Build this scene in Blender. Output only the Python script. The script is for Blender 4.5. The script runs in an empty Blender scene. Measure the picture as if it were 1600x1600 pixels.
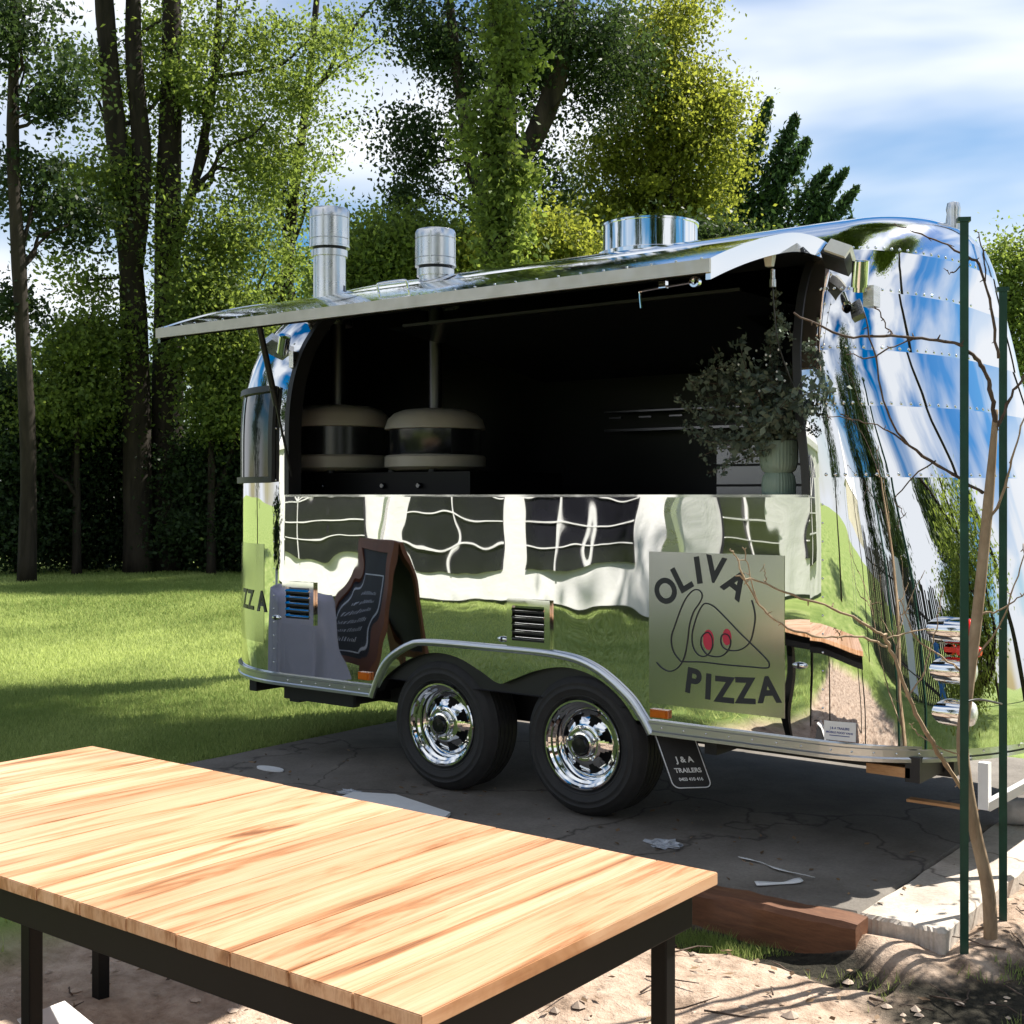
import bpy, bmesh, math, random
import numpy as np
from mathutils import Vector, Matrix

# ------------------------------------------------------------------ camera, sky, sun, exposure
SC = bpy.context.scene
COL = SC.collection
TH = math.atan(2000.0 / 2600.0)
CAM = Vector((3.363, -4.882, 1.46))
RGT = Vector((math.cos(TH), math.sin(TH), 0.0))
FWD = Vector((-math.sin(TH), math.cos(TH), 0.0))
cam_data = bpy.data.cameras.new("camera")
cam_data.sensor_width = 36.0
cam_data.lens = 45.0
cam_data.shift_y = -27.0 / 1600.0
cam_data.clip_start = 0.05
cam_data.clip_end = 2000.0
cam = bpy.data.objects.new("camera", cam_data)
COL.objects.link(cam)
cam.location = CAM
cam.rotation_euler = (math.pi / 2, 0, TH)
SC.camera = cam

SUN_AZ = math.atan2(0.42, 0.91)          # measured from +Y towards +X
SUN_EL = math.radians(50)
SUNV = Vector((math.sin(SUN_AZ) * math.cos(SUN_EL), math.cos(SUN_AZ) * math.cos(SUN_EL), math.sin(SUN_EL)))
world = bpy.data.worlds.new("World")
SC.world = world
world.use_nodes = True
wn, wl = world.node_tree.nodes, world.node_tree.links
for n in list(wn):
    wn.remove(n)
w_out = wn.new("ShaderNodeOutputWorld")
w_bg = wn.new("ShaderNodeBackground")
w_bg.inputs[1].default_value = 0.05
sky = wn.new("ShaderNodeTexSky")
sky.sky_type = 'NISHITA'
sky.sun_disc = False
sky.sun_elevation = SUN_EL
sky.sun_rotation = SUN_AZ
sky.air_density = 1.15
sky.dust_density = 0.4
sky.ozone_density = 4.0
tc = wn.new("ShaderNodeTexCoord")
mp = wn.new("ShaderNodeMapping")
mp.inputs['Rotation'].default_value = (0.0, 0.5, 0.3)
mp.inputs['Scale'].default_value = (1.0, 2.4, 4.5)
mp.inputs['Location'].default_value = (1.3, 0.7, 0.4)
nz = wn.new("ShaderNodeTexNoise")
nz.inputs['Scale'].default_value = 1.25
nz.inputs['Detail'].default_value = 5
nz.inputs['Roughness'].default_value = 0.45
nz.inputs['Distortion'].default_value = 0.35
rp = wn.new("ShaderNodeValToRGB")
rp.color_ramp.elements[0].position = 0.40
rp.color_ramp.elements[1].position = 0.60
mx = wn.new("ShaderNodeMix")
mx.data_type = 'RGBA'
mx.inputs['B'].default_value = (10.2, 10.6, 11.2, 1)
wl.new(tc.outputs['Generated'], mp.inputs['Vector'])
wl.new(mp.outputs['Vector'], nz.inputs['Vector'])
wl.new(nz.outputs['Fac'], rp.inputs['Fac'])
wl.new(rp.outputs['Color'], mx.inputs['Factor'])
hs_ = wn.new("ShaderNodeHueSaturation")
hs_.inputs['Saturation'].default_value = 1.5
hs_.inputs['Value'].default_value = 1.05
wl.new(sky.outputs['Color'], hs_.inputs['Color'])
wl.new(hs_.outputs['Color'], mx.inputs['A'])
wl.new(mx.outputs['Result'], w_bg.inputs['Color'])
wl.new(w_bg.outputs[0], w_out.inputs['Surface'])

sun_d = bpy.data.lights.new("sun", 'SUN')
sun_d.energy = 5.0
sun_d.angle = math.radians(0.53)
sun_d.color = (1.0, 0.95, 0.86)
sun = bpy.data.objects.new("sun", sun_d)
COL.objects.link(sun)
sun.rotation_euler = SUNV.to_track_quat('Z', 'Y').to_euler()
sun.location = (0, 0, 30)

SC.view_settings.view_transform = 'Standard'
SC.view_settings.look = 'None'
SC.view_settings.exposure = 1.12
SC.view_settings.gamma = 1.0
SC.view_settings.use_curve_mapping = False
SC.render.engine = 'CYCLES'
SC.cycles.use_denoising = True
SC.cycles.max_bounces = 10
SC.cycles.glossy_bounces = 5
SC.cycles.transmission_bounces = 6
SC.cycles.transparent_max_bounces = 6
SC.cycles.sample_clamp_indirect = 6.0

# ------------------------------------------------------------------ helpers
RNG = np.random.default_rng(11)
random.seed(5)


def at(px, py, Z):
    """a point of the place at camera depth Z, from a measured position"""
    return CAM + FWD * Z + RGT * ((px - 800) / 2000.0 * Z) + Vector((0, 0, (773 - py) / 2000.0 * Z))


def tag(o, label=None, cat=None, group=None, kind=None):
    if label: o["label"] = label
    if cat: o["category"] = cat
    if group: o["group"] = group
    if kind: o["kind"] = kind
    return o


def empty(name, loc=(0, 0, 0), rz=0.0):
    o = bpy.data.objects.new(name, None)
    COL.objects.link(o)
    o.location = loc
    o.rotation_euler = (0, 0, rz)
    o.empty_display_size = 0.1
    return o


def link(name, me, mat=None, parent=None):
    o = bpy.data.objects.new(name, me)
    COL.objects.link(o)
    if mat is not None:
        if len(me.materials) == 0:
            me.materials.append(mat)
    if parent is not None:
        o.parent = parent
    return o


class MB:
    def __init__(self):
        self.v, self.f = [], []

    def add(self, vs, fs):
        b = len(self.v)
        self.v += [tuple(p) for p in vs]
        self.f += [tuple(b + i for i in f) for f in fs]
        return self

    def box(self, a, b, M=None):
        x0, y0, z0 = a
        x1, y1, z1 = b
        vs = [Vector(p) for p in ((x0, y0, z0), (x1, y0, z0), (x1, y1, z0), (x0, y1, z0), (x0, y0, z1), (x1, y0, z1), (x1, y1, z1), (x0, y1, z1))]
        if M is not None:
            vs = [M @ p for p in vs]
        return self.add(vs, [(0, 3, 2, 1), (4, 5, 6, 7), (0, 1, 5, 4), (1, 2, 6, 5), (2, 3, 7, 6), (3, 0, 4, 7)])

    def bar(self, p, q, w, h=None):
        """square bar from p to q"""
        p, q = Vector(p), Vector(q)
        h = w if h is None else h
        d = (q - p)
        L = d.length
        M = Matrix.Translation(p) @ d.to_track_quat('Z', 'Y').to_matrix().to_4x4()
        return self.box((-w / 2, -h / 2, 0), (w / 2, h / 2, L), M)

    def tube(self, pts, rads, n=8, cap=True):
        pts = [Vector(p) for p in pts]
        if not hasattr(rads, '__len__'):
            rads = [rads] * len(pts)
        b = len(self.v)
        up = Vector((0.13, 0.27, 0.95))
        prev = None
        for i, p in enumerate(pts):
            t = (pts[min(i + 1, len(pts) - 1)] - pts[max(i - 1, 0)])
            if t.length < 1e-9: t = Vector((0, 0, 1))
            t.normalize()
            if prev is None:
                a = t.orthogonal().normalized()
            else:
                a = (prev - t * prev.dot(t))
                a = a.normalized() if a.length > 1e-6 else t.orthogonal().normalized()
            prev = a
            c = t.cross(a)
            for k in range(n):
                g = 2 * math.pi * k / n
                self.v.append(tuple(p + (a * math.cos(g) + c * math.sin(g)) * rads[i]))
        for i in range(len(pts) - 1):
            for k in range(n):
                k2 = (k + 1) % n
                self.f.append((b + i * n + k, b + i * n + k2, b + (i + 1) * n + k2, b + (i + 1) * n + k))
        if cap:
            self.f.append(tuple(b + k for k in reversed(range(n))))
            e = b + (len(pts) - 1) * n
            self.f.append(tuple(e + k for k in range(n)))
        return self

    def lathe(self, prof, n=32, M=None, a0=0.0, a1=2 * math.pi):
        """profile of (radius, height) turned about local z"""
        full = abs(a1 - a0 - 2 * math.pi) < 1e-6
        cols = n if full else n + 1
        b = len(self.v)
        for k in range(cols):
            g = a0 + (a1 - a0) * k / n
            for r, z in prof:
                p = Vector((r * math.cos(g), r * math.sin(g), z))
                self.v.append(tuple(M @ p if M is not None else p))
        m = len(prof)
        for k in range(n):
            k2 = (k + 1) % cols
            for i in range(m - 1):
                self.f.append((b + k * m + i, b + k2 * m + i, b + k2 * m + i + 1, b + k * m + i + 1))
        return self

    def prism(self, poly, y0, y1):
        """polygon of (x, z) pushed along y"""
        n = len(poly)
        vs = [(x, y0, z) for x, z in poly] + [(x, y1, z) for x, z in poly]
        fs = [tuple(range(n)), tuple(range(2 * n - 1, n - 1, -1))]
        fs += [(i, i + n, (i + 1) % n + n, (i + 1) % n) for i in range(n)]
        return self.add(vs, fs)

    def build(self, name, mat, parent=None, smooth=False, angle=None):
        me = bpy.data.meshes.new(name)
        me.from_pydata(self.v, [], self.f)
        me.validate()
        bm = bmesh.new()
        bm.from_mesh(me)
        bmesh.ops.recalc_face_normals(bm, faces=bm.faces)
        bm.to_mesh(me)
        bm.free()
        if smooth:
            me.polygons.foreach_set('use_smooth', [True] * len(me.polygons))
            if angle is not None:
                me.set_sharp_from_angle(angle=math.radians(angle))
        return link(name, me, mat, parent)


def grid_mesh(name, P, mat, parent=None, smooth=True):
    """P: rows x cols of points, quads between them"""
    R, C = len(P), len(P[0])
    v = [tuple(p) for row in P for p in row]
    f = [(r * C + c, r * C + c + 1, (r + 1) * C + c + 1, (r + 1) * C + c) for r in range(R - 1) for c in range(C - 1)]
    me = bpy.data.meshes.new(name)
    me.from_pydata(v, [], f)
    me.validate()
    if smooth:
        me.polygons.foreach_set('use_smooth', [True] * len(me.polygons))
    return link(name, me, mat, parent)


def spline(pts, n=6, closed=False):
    """Catmull-Rom through points"""
    P = [Vector(p) for p in pts]
    out = []
    m = len(P)
    for i in range(m - 1):
        p0, p1, p2, p3 = P[max(i - 1, 0)], P[i], P[i + 1], P[min(i + 2, m - 1)]
        for k in range(n):
            t = k / n
            out.append(0.5 * ((2 * p1) + (p2 - p0) * t + (2 * p0 - 5 * p1 + 4 * p2 - p3) * t * t + (3 * p1 - p0 - 3 * p2 + p3) * t ** 3))
    out.append(P[-1])
    return out


# ------------------------------------------------------------------ materials
def mat_new(name):
    m = bpy.data.materials.new(name)
    m.use_nodes = True
    return m, m.node_tree.nodes, m.node_tree.links, m.node_tree.nodes['Principled BSDF']


def coords(N, L, scale=(1, 1, 1), rand=0.0, loc=(0, 0, 0), rot=(0, 0, 0)):
    t = N.new('ShaderNodeTexCoord')
    q = N.new('ShaderNodeMapping')
    q.inputs['Scale'].default_value = scale
    q.inputs['Location'].default_value = loc
    q.inputs['Rotation'].default_value = rot
    src = t.outputs['Object']
    if rand:
        oi = N.new('ShaderNodeObjectInfo')
        mu = N.new('ShaderNodeMath')
        mu.operation = 'MULTIPLY'
        mu.inputs[1].default_value = rand
        L.new(oi.outputs['Random'], mu.inputs[0])
        ad = N.new('ShaderNodeVectorMath')
        ad.operation = 'ADD'
        L.new(src, ad.inputs[0])
        L.new(mu.outputs[0], ad.inputs[1])
        src = ad.outputs[0]
    L.new(src, q.inputs['Vector'])
    return q.outputs['Vector']


def noise(N, L, vec, scale, detail=4, rough=0.55, dist=0.0):
    n = N.new('ShaderNodeTexNoise')
    n.inputs['Scale'].default_value = scale
    n.inputs['Detail'].default_value = detail
    n.inputs['Roughness'].default_value = rough
    n.inputs['Distortion'].default_value = dist
    L.new(vec, n.inputs['Vector'])
    return n.outputs['Fac']


def ramp(N, L, fac, stops):
    r = N.new('ShaderNodeValToRGB')
    cr = r.color_ramp
    while len(cr.elements) < len(stops):
        cr.elements.new(0.5)
    for e, (p, c) in zip(cr.elements, stops):
        e.position = p
        e.color = (c[0], c[1], c[2], 1) if hasattr(c, '__len__') else (c, c, c, 1)
    L.new(fac, r.inputs['Fac'])
    return r.outputs['Color']


def bump(N, L, height, dist, strength=1.0, normal=None):
    b = N.new('ShaderNodeBump')
    b.inputs['Strength'].default_value = strength
    b.inputs['Distance'].default_value = dist
    L.new(height, b.inputs['Height'])
    if normal is not None:
        L.new(normal, b.inputs['Normal'])
    return b.outputs['Normal']


def simple(name, col, rough=0.6, metal=0.0, var=0.15, scale=8.0, bdist=0.0, bscale=40.0, spec=0.5, stretch=(1, 1, 1), rvar=0.0):
    m, N, L, P = mat_new(name)
    v = coords(N, L, stretch, rand=7.0)
    f = noise(N, L, v, scale, 5)
    lo = tuple(c * (1 - var) for c in col)
    hi = tuple(min(1, c * (1 + var)) for c in col)
    L.new(ramp(N, L, f, [(0.3, lo), (0.7, hi)]), P.inputs['Base Color'])
    P.inputs['Roughness'].default_value = rough
    P.inputs['Metallic'].default_value = metal
    P.inputs['Specular IOR Level'].default_value = spec
    if rvar:
        f2 = noise(N, L, v, scale * 2.3, 4)
        L.new(ramp(N, L, f2, [(0.3, max(0, rough - rvar)), (0.7, min(1, rough + rvar))]), P.inputs['Roughness'])
    if bdist:
        L.new(bump(N, L, noise(N, L, v, bscale, 4), bdist), P.inputs['Normal'])
    return m


def mirror(name, wave=0.004, scale=(1.6, 1.6, 1.1), rough=0.03, col=(0.72, 0.725, 0.735)):
    """hand polished aluminium sheet that is never quite flat"""
    m, N, L, P = mat_new(name)
    v = coords(N, L, scale, rand=9.0)
    f = noise(N, L, v, 1.5, 1.5, 0.4)
    n1 = bump(N, L, f, wave)
    v2 = coords(N, L, (1, 1, 1), rand=3.0)
    f2 = noise(N, L, v2, 60, 3, 0.6)
    P.inputs['Base Color'].default_value = (*col, 1)
    P.inputs['Metallic'].default_value = 1.0
    fr = noise(N, L, v2, 5.0, 5, 0.6)
    L.new(ramp(N, L, fr, [(0.35, rough * 0.5), (0.75, rough * 1.8)]), P.inputs['Roughness'])
    L.new(n1, P.inputs['Normal'])
    return m


M = {}
M['mirror'] = mirror('polished_aluminium', 0.0090, (1.25, 1.25, 0.95), 0.012)
M['mirror_dome'] = mirror('polished_aluminium_dome', 0.0025, rough=0.015)
M['roofskin'] = mirror('roof_aluminium', 0.003, rough=0.07, col=(0.80, 0.81, 0.83))
M['chrome'] = mirror('chrome', 0.0, rough=0.05, col=(0.74, 0.75, 0.76))
M['satin'] = simple('satin_vinyl_metal', (0.50, 0.51, 0.52), 0.17, 1.0, 0.02, 1)
M['brushed'] = simple('brushed_steel', (0.62, 0.60, 0.57), 0.30, 1.0, 0.14, 6, 0.0006, 60, stretch=(1, 1, 9), rvar=0.08)
M['rail'] = simple('rail_aluminium', (0.62, 0.64, 0.67), 0.30, 1.0, 0.04, 3)
M['fascia'] = simple('fascia_aluminium', (0.44, 0.42, 0.365), 0.40, 0.85, 0.10, 7, rvar=0.1)
M['black'] = simple('black_paint', (0.012, 0.012, 0.014), 0.55, 0, 0.2, 5)
M['blackgloss'] = simple('black_gloss', (0.010, 0.011, 0.013), 0.22, 0, 0.2, 5)
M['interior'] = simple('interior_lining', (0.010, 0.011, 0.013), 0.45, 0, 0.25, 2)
M['rubber'] = simple('tyre_rubber', (0.018, 0.018, 0.019), 0.72, 0, 0.25, 18, 0.001, 80)
M['trimblack'] = simple('black_rubber_trim', (0.015, 0.015, 0.017), 0.5)
M['glassdark'] = simple('tinted_glass', (0.012, 0.014, 0.017), 0.04, 0, 0.1, 3, spec=0.8)
M['bone'] = simple('oven_enamel', (0.36, 0.33, 0.29), 0.45, 0, 0.06, 6)
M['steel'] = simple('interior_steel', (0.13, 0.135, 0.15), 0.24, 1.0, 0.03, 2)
M['fluepipe'] = simple('dull_flue_pipe', (0.10, 0.10, 0.105), 0.4, 1.0, 0.1, 5)
M['bench'] = simple('bench_black', (0.004, 0.004, 0.005), 0.5, 0, 0.2, 5, spec=0.2)
M['sage'] = simple('sage_ceramic', (0.23, 0.31, 0.265), 0.42, 0, 0.08, 9, spec=0.4)
M['white'] = simple('white_paint', (0.74, 0.75, 0.76), 0.42, 0, 0.05, 12)
M['canvas'] = simple('white_marquee_pvc', (0.62, 0.61, 0.60), 0.55, 0, 0.05, 1.2, 0.02, 3.0)
M['cream'] = simple('cream_canvas', (0.50, 0.46, 0.36), 0.7, 0, 0.08, 2)
M['pane'] = simple('clear_pvc_window', (0.012, 0.012, 0.016), 0.10, 0, 0.5, 1.2)
M['letter'] = simple('letter_vinyl', (0.014, 0.018, 0.024), 0.45, 0, 0.1, 8)
M['olive'] = simple('olive_red_vinyl', (0.55, 0.025, 0.07), 0.45, 0, 0.1, 8)
M['inkblue'] = simple('blue_ink', (0.02, 0.05, 0.25), 0.5)
M['amber'] = simple('amber_lens', (0.55, 0.13, 0.01), 0.2, 0, 0.1, 30)
M['redlens'] = simple('red_lens', (0.70, 0.02, 0.015), 0.12, 0, 0.15, 60, 0.001, 120)
M['clearlens'] = simple('clear_lens', (0.75, 0.76, 0.78), 0.1, 0.3, 0.2, 70, 0.002, 90)
M['galv'] = simple('galvanised_flue', (0.66, 0.655, 0.65), 0.30, 1.0, 0.06, 5, rvar=0.06)
M['greenpaint'] = simple('green_stake_paint', (0.012, 0.055, 0.035), 0.4, 0, 0.2, 14, 0.0008, 60)
M['lilac'] = simple('lilac_cloth', (0.36, 0.34, 0.42), 0.85, 0, 0.06, 4, 0.01, 5)
M['frame_red'] = simple('stained_frame', (0.16, 0.05, 0.025), 0.45, 0, 0.25, 8, stretch=(1, 1, 0.2))
M['chalk'] = simple('chalkboard', (0.018, 0.020, 0.028), 0.6, 0, 0.3, 5)
M['chalkmark'] = simple('chalk_marks', (0.62, 0.63, 0.68), 0.8)
M['blue'] = simple('blue_drum_plastic', (0.02, 0.14, 0.42), 0.4)
M['blackleg'] = simple('table_black_steel', (0.004, 0.004, 0.0045), 0.5, 0, 0.2, 9, spec=0.2)
M['paper'] = simple('white_scrap', (0.72, 0.72, 0.72), 0.6, 0, 0.05, 20, 0.001, 40)
M['plastic'] = simple('crumpled_plastic', (0.42, 0.44, 0.48), 0.25, 0, 0.25, 25, 0.006, 30)
M['cut'] = simple('cut_wood', (0.52, 0.34, 0.22), 0.75, 0, 0.18, 14)
M['bark_pale'] = simple('pale_bark', (0.42, 0.41, 0.42), 0.85, 0, 0.35, 9, 0.006, 30)
M['lampwhite'] = simple('lamp_white', (0.78, 0.76, 0.70), 0.35)


def wood_mat(name, stops, stretch=(9, 0.55, 3), rand=11.0, rough=0.42, scale=2.2, sp=0.5):
    m, N, L, P = mat_new(name)
    v = coords(N, L, stretch, rand=rand)
    f = noise(N, L, v, scale, 6, 0.6, 1.1)
    c = ramp(N, L, f, stops)
    v2 = coords(N, L, (stretch[0] * 5, stretch[1] * 1.3, stretch[2] * 3), rand=rand)
    f2 = noise(N, L, v2, scale * 2.0, 5, 0.65)
    mixn = N.new('ShaderNodeMix')
    mixn.data_type = 'RGBA'
    mixn.blend_type = 'MULTIPLY'
    mixn.inputs['Factor'].default_value = 0.55
    L.new(c, mixn.inputs['A'])
    L.new(ramp(N, L, f2, [(0.35, (0.66, 0.52, 0.42)), (0.55, (1, 1, 1))]), mixn.inputs['B'])
    oi_ = N.new('ShaderNodeObjectInfo')
    m3 = N.new('ShaderNodeMix'); m3.data_type = 'RGBA'; m3.blend_type = 'MULTIPLY'; m3.inputs['Factor'].default_value = 1.0
    L.new(mixn.outputs['Result'], m3.inputs['A'])
    L.new(ramp(N, L, oi_.outputs['Random'], [(0.0, (0.80, 0.74, 0.68)), (0.5, (1.0, 0.97, 0.95)), (1.0, (1.05, 1.05, 1.05))]), m3.inputs['B'])
    L.new(m3.outputs['Result'], P.inputs['Base Color'])
    P.inputs['Roughness'].default_value = rough
    P.inputs['Specular IOR Level'].default_value = sp
    L.new(bump(N, L, f2, 0.0007), P.inputs['Normal'])
    return m


M['plank'] = wood_mat('table_timber', [(0.28, (0.20, 0.080, 0.032)), (0.40, (0.47, 0.245, 0.12)), (0.50, (0.66, 0.41, 0.25)), (0.8, (0.76, 0.535, 0.375))], rough=0.36)
M['sleeper'] = wood_mat('sleeper_timber', [(0.2, (0.07, 0.03, 0.014)), (0.5, (0.17, 0.075, 0.035)), (0.8, (0.26, 0.125, 0.065))], stretch=(1, 9, 9), rough=0.7)
M['block'] = wood_mat('packing_timber', [(0.2, (0.40, 0.20, 0.08)), (0.8, (0.62, 0.38, 0.2))], stretch=(1, 9, 9), rough=0.7)


def bark_mat(name, lo, hi, sc=6.0, stretch=(1, 1, 0.18), bd=0.02):
    m, N, L, P = mat_new(name)
    v = coords(N, L, stretch)
    f = noise(N, L, v, sc, 7, 0.65, 0.4)
    L.new(ramp(N, L, f, [(0.3, lo), (0.7, hi)]), P.inputs['Base Color'])
    P.inputs['Roughness'].default_value = 0.9
    P.inputs['Specular IOR Level'].default_value = 0.2
    L.new(bump(N, L, f, bd), P.inputs['Normal'])
    return m


M['bark'] = bark_mat('dark_bark', (0.010, 0.008, 0.006), (0.042, 0.034, 0.026))
M['sapling'] = bark_mat('sapling_bark', (0.22, 0.15, 0.09), (0.46, 0.35, 0.24), 14, (1, 1, 0.4), 0.004)
M['twig'] = bark_mat('twig_bark', (0.05, 0.035, 0.028), (0.16, 0.12, 0.095), 14, (1, 1, 0.4), 0.002)
M['fencewood'] = simple('weathered_paling', (0.035, 0.030, 0.026), 0.8, 0, 0.4, 6, stretch=(3, 3, 0.5))


def leaf_mat(name, lo, hi, trans, tfac=0.45, rough=0.5):
    """leaf faces vary from leaf to leaf through the stored tone"""
    m, N, L, P = mat_new(name)
    N.remove(P)
    a = N.new('ShaderNodeAttribute')
    a.attribute_name = 'tone'
    c = ramp(N, L, a.outputs['Fac'], [(0.0, lo), (1.0, hi)])
    t = ramp(N, L, a.outputs['Fac'], [(0.0, tuple(x * 0.55 for x in trans)), (1.0, trans)])
    d = N.new('ShaderNodeBsdfPrincipled')
    d.inputs['Roughness'].default_value = rough
    d.inputs['Specular IOR Level'].default_value = 0.15
    L.new(c, d.inputs['Base Color'])
    tr = N.new('ShaderNodeBsdfTranslucent')
    L.new(t, tr.inputs['Color'])
    ms = N.new('ShaderNodeMixShader')
    ms.inputs[0].default_value = tfac
    L.new(d.outputs[0], ms.inputs[1])
    L.new(tr.outputs[0], ms.inputs[2])
    L.new(ms.outputs[0], N['Material Output'].inputs['Surface'])
    return m


M['leaf'] = leaf_mat('leaf_green', (0.032, 0.066, 0.018), (0.130, 0.180, 0.045), (0.36, 0.46, 0.08), 0.48)
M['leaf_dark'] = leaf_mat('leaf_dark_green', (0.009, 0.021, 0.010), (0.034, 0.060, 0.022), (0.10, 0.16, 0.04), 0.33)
M['leaf_gold'] = leaf_mat('leaf_gold', (0.055, 0.095, 0.018), (0.18, 0.20, 0.035), (0.46, 0.50, 0.065), 0.5)
M['leaf_conifer'] = leaf_mat('needle_green', (0.018, 0.045, 0.020), (0.055, 0.105, 0.038), (0.10, 0.18, 0.05), 0.3)
M['leaf_euc'] = leaf_mat('eucalyptus_leaf', (0.060, 0.085, 0.065), (0.21, 0.25, 0.20), (0.14, 0.2, 0.12), 0.2, 0.6)
M['grass'] = leaf_mat('grass_blade', (0.16, 0.24, 0.055), (0.46, 0.52, 0.19), (0.60, 0.68, 0.23), 0.4, 0.7)


def ground_mat():
    m, N, L, P = mat_new('ground_soil_and_lawn')
    v = coords(N, L)
    a = N.new('ShaderNodeAttribute'); a.attribute_name = 'sand'
    b = N.new('ShaderNodeAttribute'); b.attribute_name = 'soil'
    big = noise(N, L, v, 0.7, 6, 0.6)
    fine = noise(N, L, v, 26, 6, 0.7)
    lawn = ramp(N, L, big, [(0.3, (0.14, 0.21, 0.05)), (0.55, (0.26, 0.33, 0.10)), (0.75, (0.38, 0.41, 0.17))])
    med = noise(N, L, v, 7, 7, 0.7)
    sand = ramp(N, L, med, [(0.28, (0.12, 0.082, 0.058)), (0.42, (0.35, 0.255, 0.19)), (0.60, (0.53, 0.41, 0.32)), (0.8, (0.63, 0.52, 0.43))])
    soil = ramp(N, L, fine, [(0.3, (0.010, 0.010, 0.008)), (0.7, (0.050, 0.044, 0.032))])  # near-black tone: soil with the shade lying on it put into the colour
    m1 = N.new('ShaderNodeMix'); m1.data_type = 'RGBA'
    L.new(a.outputs['Fac'], m1.inputs['Factor']); L.new(lawn, m1.inputs['A']); L.new(sand, m1.inputs['B'])
    m2 = N.new('ShaderNodeMix'); m2.data_type = 'RGBA'
    L.new(b.outputs['Fac'], m2.inputs['Factor']); L.new(m1.outputs['Result'], m2.inputs['A']); L.new(soil, m2.inputs['B'])
    L.new(m2.outputs['Result'], P.inputs['Base Color'])
    P.inputs['Roughness'].default_value = 0.95
    P.inputs['Specular IOR Level'].default_value = 0.15
    n1 = bump(N, L, med, 0.03)
    L.new(bump(N, L, fine, 0.012, 1.0, n1), P.inputs['Normal'])
    return m


def slab_mat(name='concrete_slab', k=1.0):
    m, N, L, P = mat_new(name)
    v = coords(N, L)
    f = noise(N, L, v, 1.4, 7, 0.65)
    g = noise(N, L, v, 60, 5, 0.7)
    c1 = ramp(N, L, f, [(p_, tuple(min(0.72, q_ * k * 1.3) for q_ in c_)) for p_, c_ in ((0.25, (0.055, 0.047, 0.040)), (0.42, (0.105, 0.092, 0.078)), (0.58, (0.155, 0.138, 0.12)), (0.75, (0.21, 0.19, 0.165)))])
    mixn = N.new('ShaderNodeMix'); mixn.data_type = 'RGBA'; mixn.blend_type = 'MULTIPLY'
    mixn.inputs['Factor'].default_value = 0.5
    L.new(c1, mixn.inputs['A'])
    L.new(ramp(N, L, g, [(0.35, (0.6, 0.58, 0.56)), (0.6, (1, 1, 1))]), mixn.inputs['B'])
    vo = N.new('ShaderNodeTexVoronoi'); vo.feature = 'DISTANCE_TO_EDGE'; vo.inputs['Scale'].default_value = 0.75
    wob = N.new('ShaderNodeVectorMath'); wob.operation = 'ADD'
    nv_ = N.new('ShaderNodeTexNoise'); nv_.inputs['Scale'].default_value = 3.0; nv_.inputs['Detail'].default_value = 5
    sc_ = N.new('ShaderNodeVectorMath'); sc_.operation = 'SCALE'; sc_.inputs['Scale'].default_value = 0.35
    L.new(v, nv_.inputs['Vector']); L.new(nv_.outputs['Color'], sc_.inputs[0]); L.new(v, wob.inputs[0]); L.new(sc_.outputs[0], wob.inputs[1]); L.new(wob.outputs[0], vo.inputs['Vector'])
    crack = ramp(N, L, vo.outputs['Distance'], [(0.0, (0.25, 0.22, 0.2)), (0.009, (1, 1, 1))])
    mc = N.new('ShaderNodeMix'); mc.data_type = 'RGBA'; mc.blend_type = 'MULTIPLY'; mc.inputs['Factor'].default_value = 0.85
    L.new(mixn.outputs['Result'], mc.inputs['A']); L.new(crack, mc.inputs['B'])
    L.new(mc.outputs['Result'], P.inputs['Base Color'])
    P.inputs['Roughness'].default_value = 0.85
    L.new(bump(N, L, g, 0.002), P.inputs['Normal'])
    return m


M['ground'] = ground_mat()
M['slab'] = slab_mat()
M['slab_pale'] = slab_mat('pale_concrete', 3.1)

# ------------------------------------------------------------------ ground
def sstep(x):
    x = np.clip(x, 0, 1)
    return x * x * (3 - 2 * x)


def vnoise(x, y, seed=0):
    """cheap smooth noise from summed sines"""
    r = np.random.default_rng(seed)
    out = np.zeros_like(x)
    for k in range(9):
        a, b, p = r.normal(0, 1, 2).tolist() + [r.uniform(0, 6.28)]
        out = out + np.sin(a * x + b * y + p) / 3.0
    return out


def sand_mask(x, y):
    n = vnoise(x * 2.6, y * 2.6, 3) * 0.13 + vnoise(x * 9, y * 9, 4) * 0.04
    A = np.minimum.reduce([x + 0.75, 3.7 - x, -0.15 - y, y + 7.0])
    B = np.minimum.reduce([x - 1.60, 3.3 - x, y + 1.2, 2.4 - y])
    return sstep((np.maximum(A, B) + n) / 0.28)


def shade_soil_mask(x, y):  # dark soil patches that also paint in the shade by sleeper and tail
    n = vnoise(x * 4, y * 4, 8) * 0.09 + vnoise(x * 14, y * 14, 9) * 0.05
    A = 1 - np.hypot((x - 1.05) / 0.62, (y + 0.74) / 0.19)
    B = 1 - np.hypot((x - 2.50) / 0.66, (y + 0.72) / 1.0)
    return sstep((np.maximum(A * 0.3, B * 0.5) + n) / 0.16)


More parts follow.
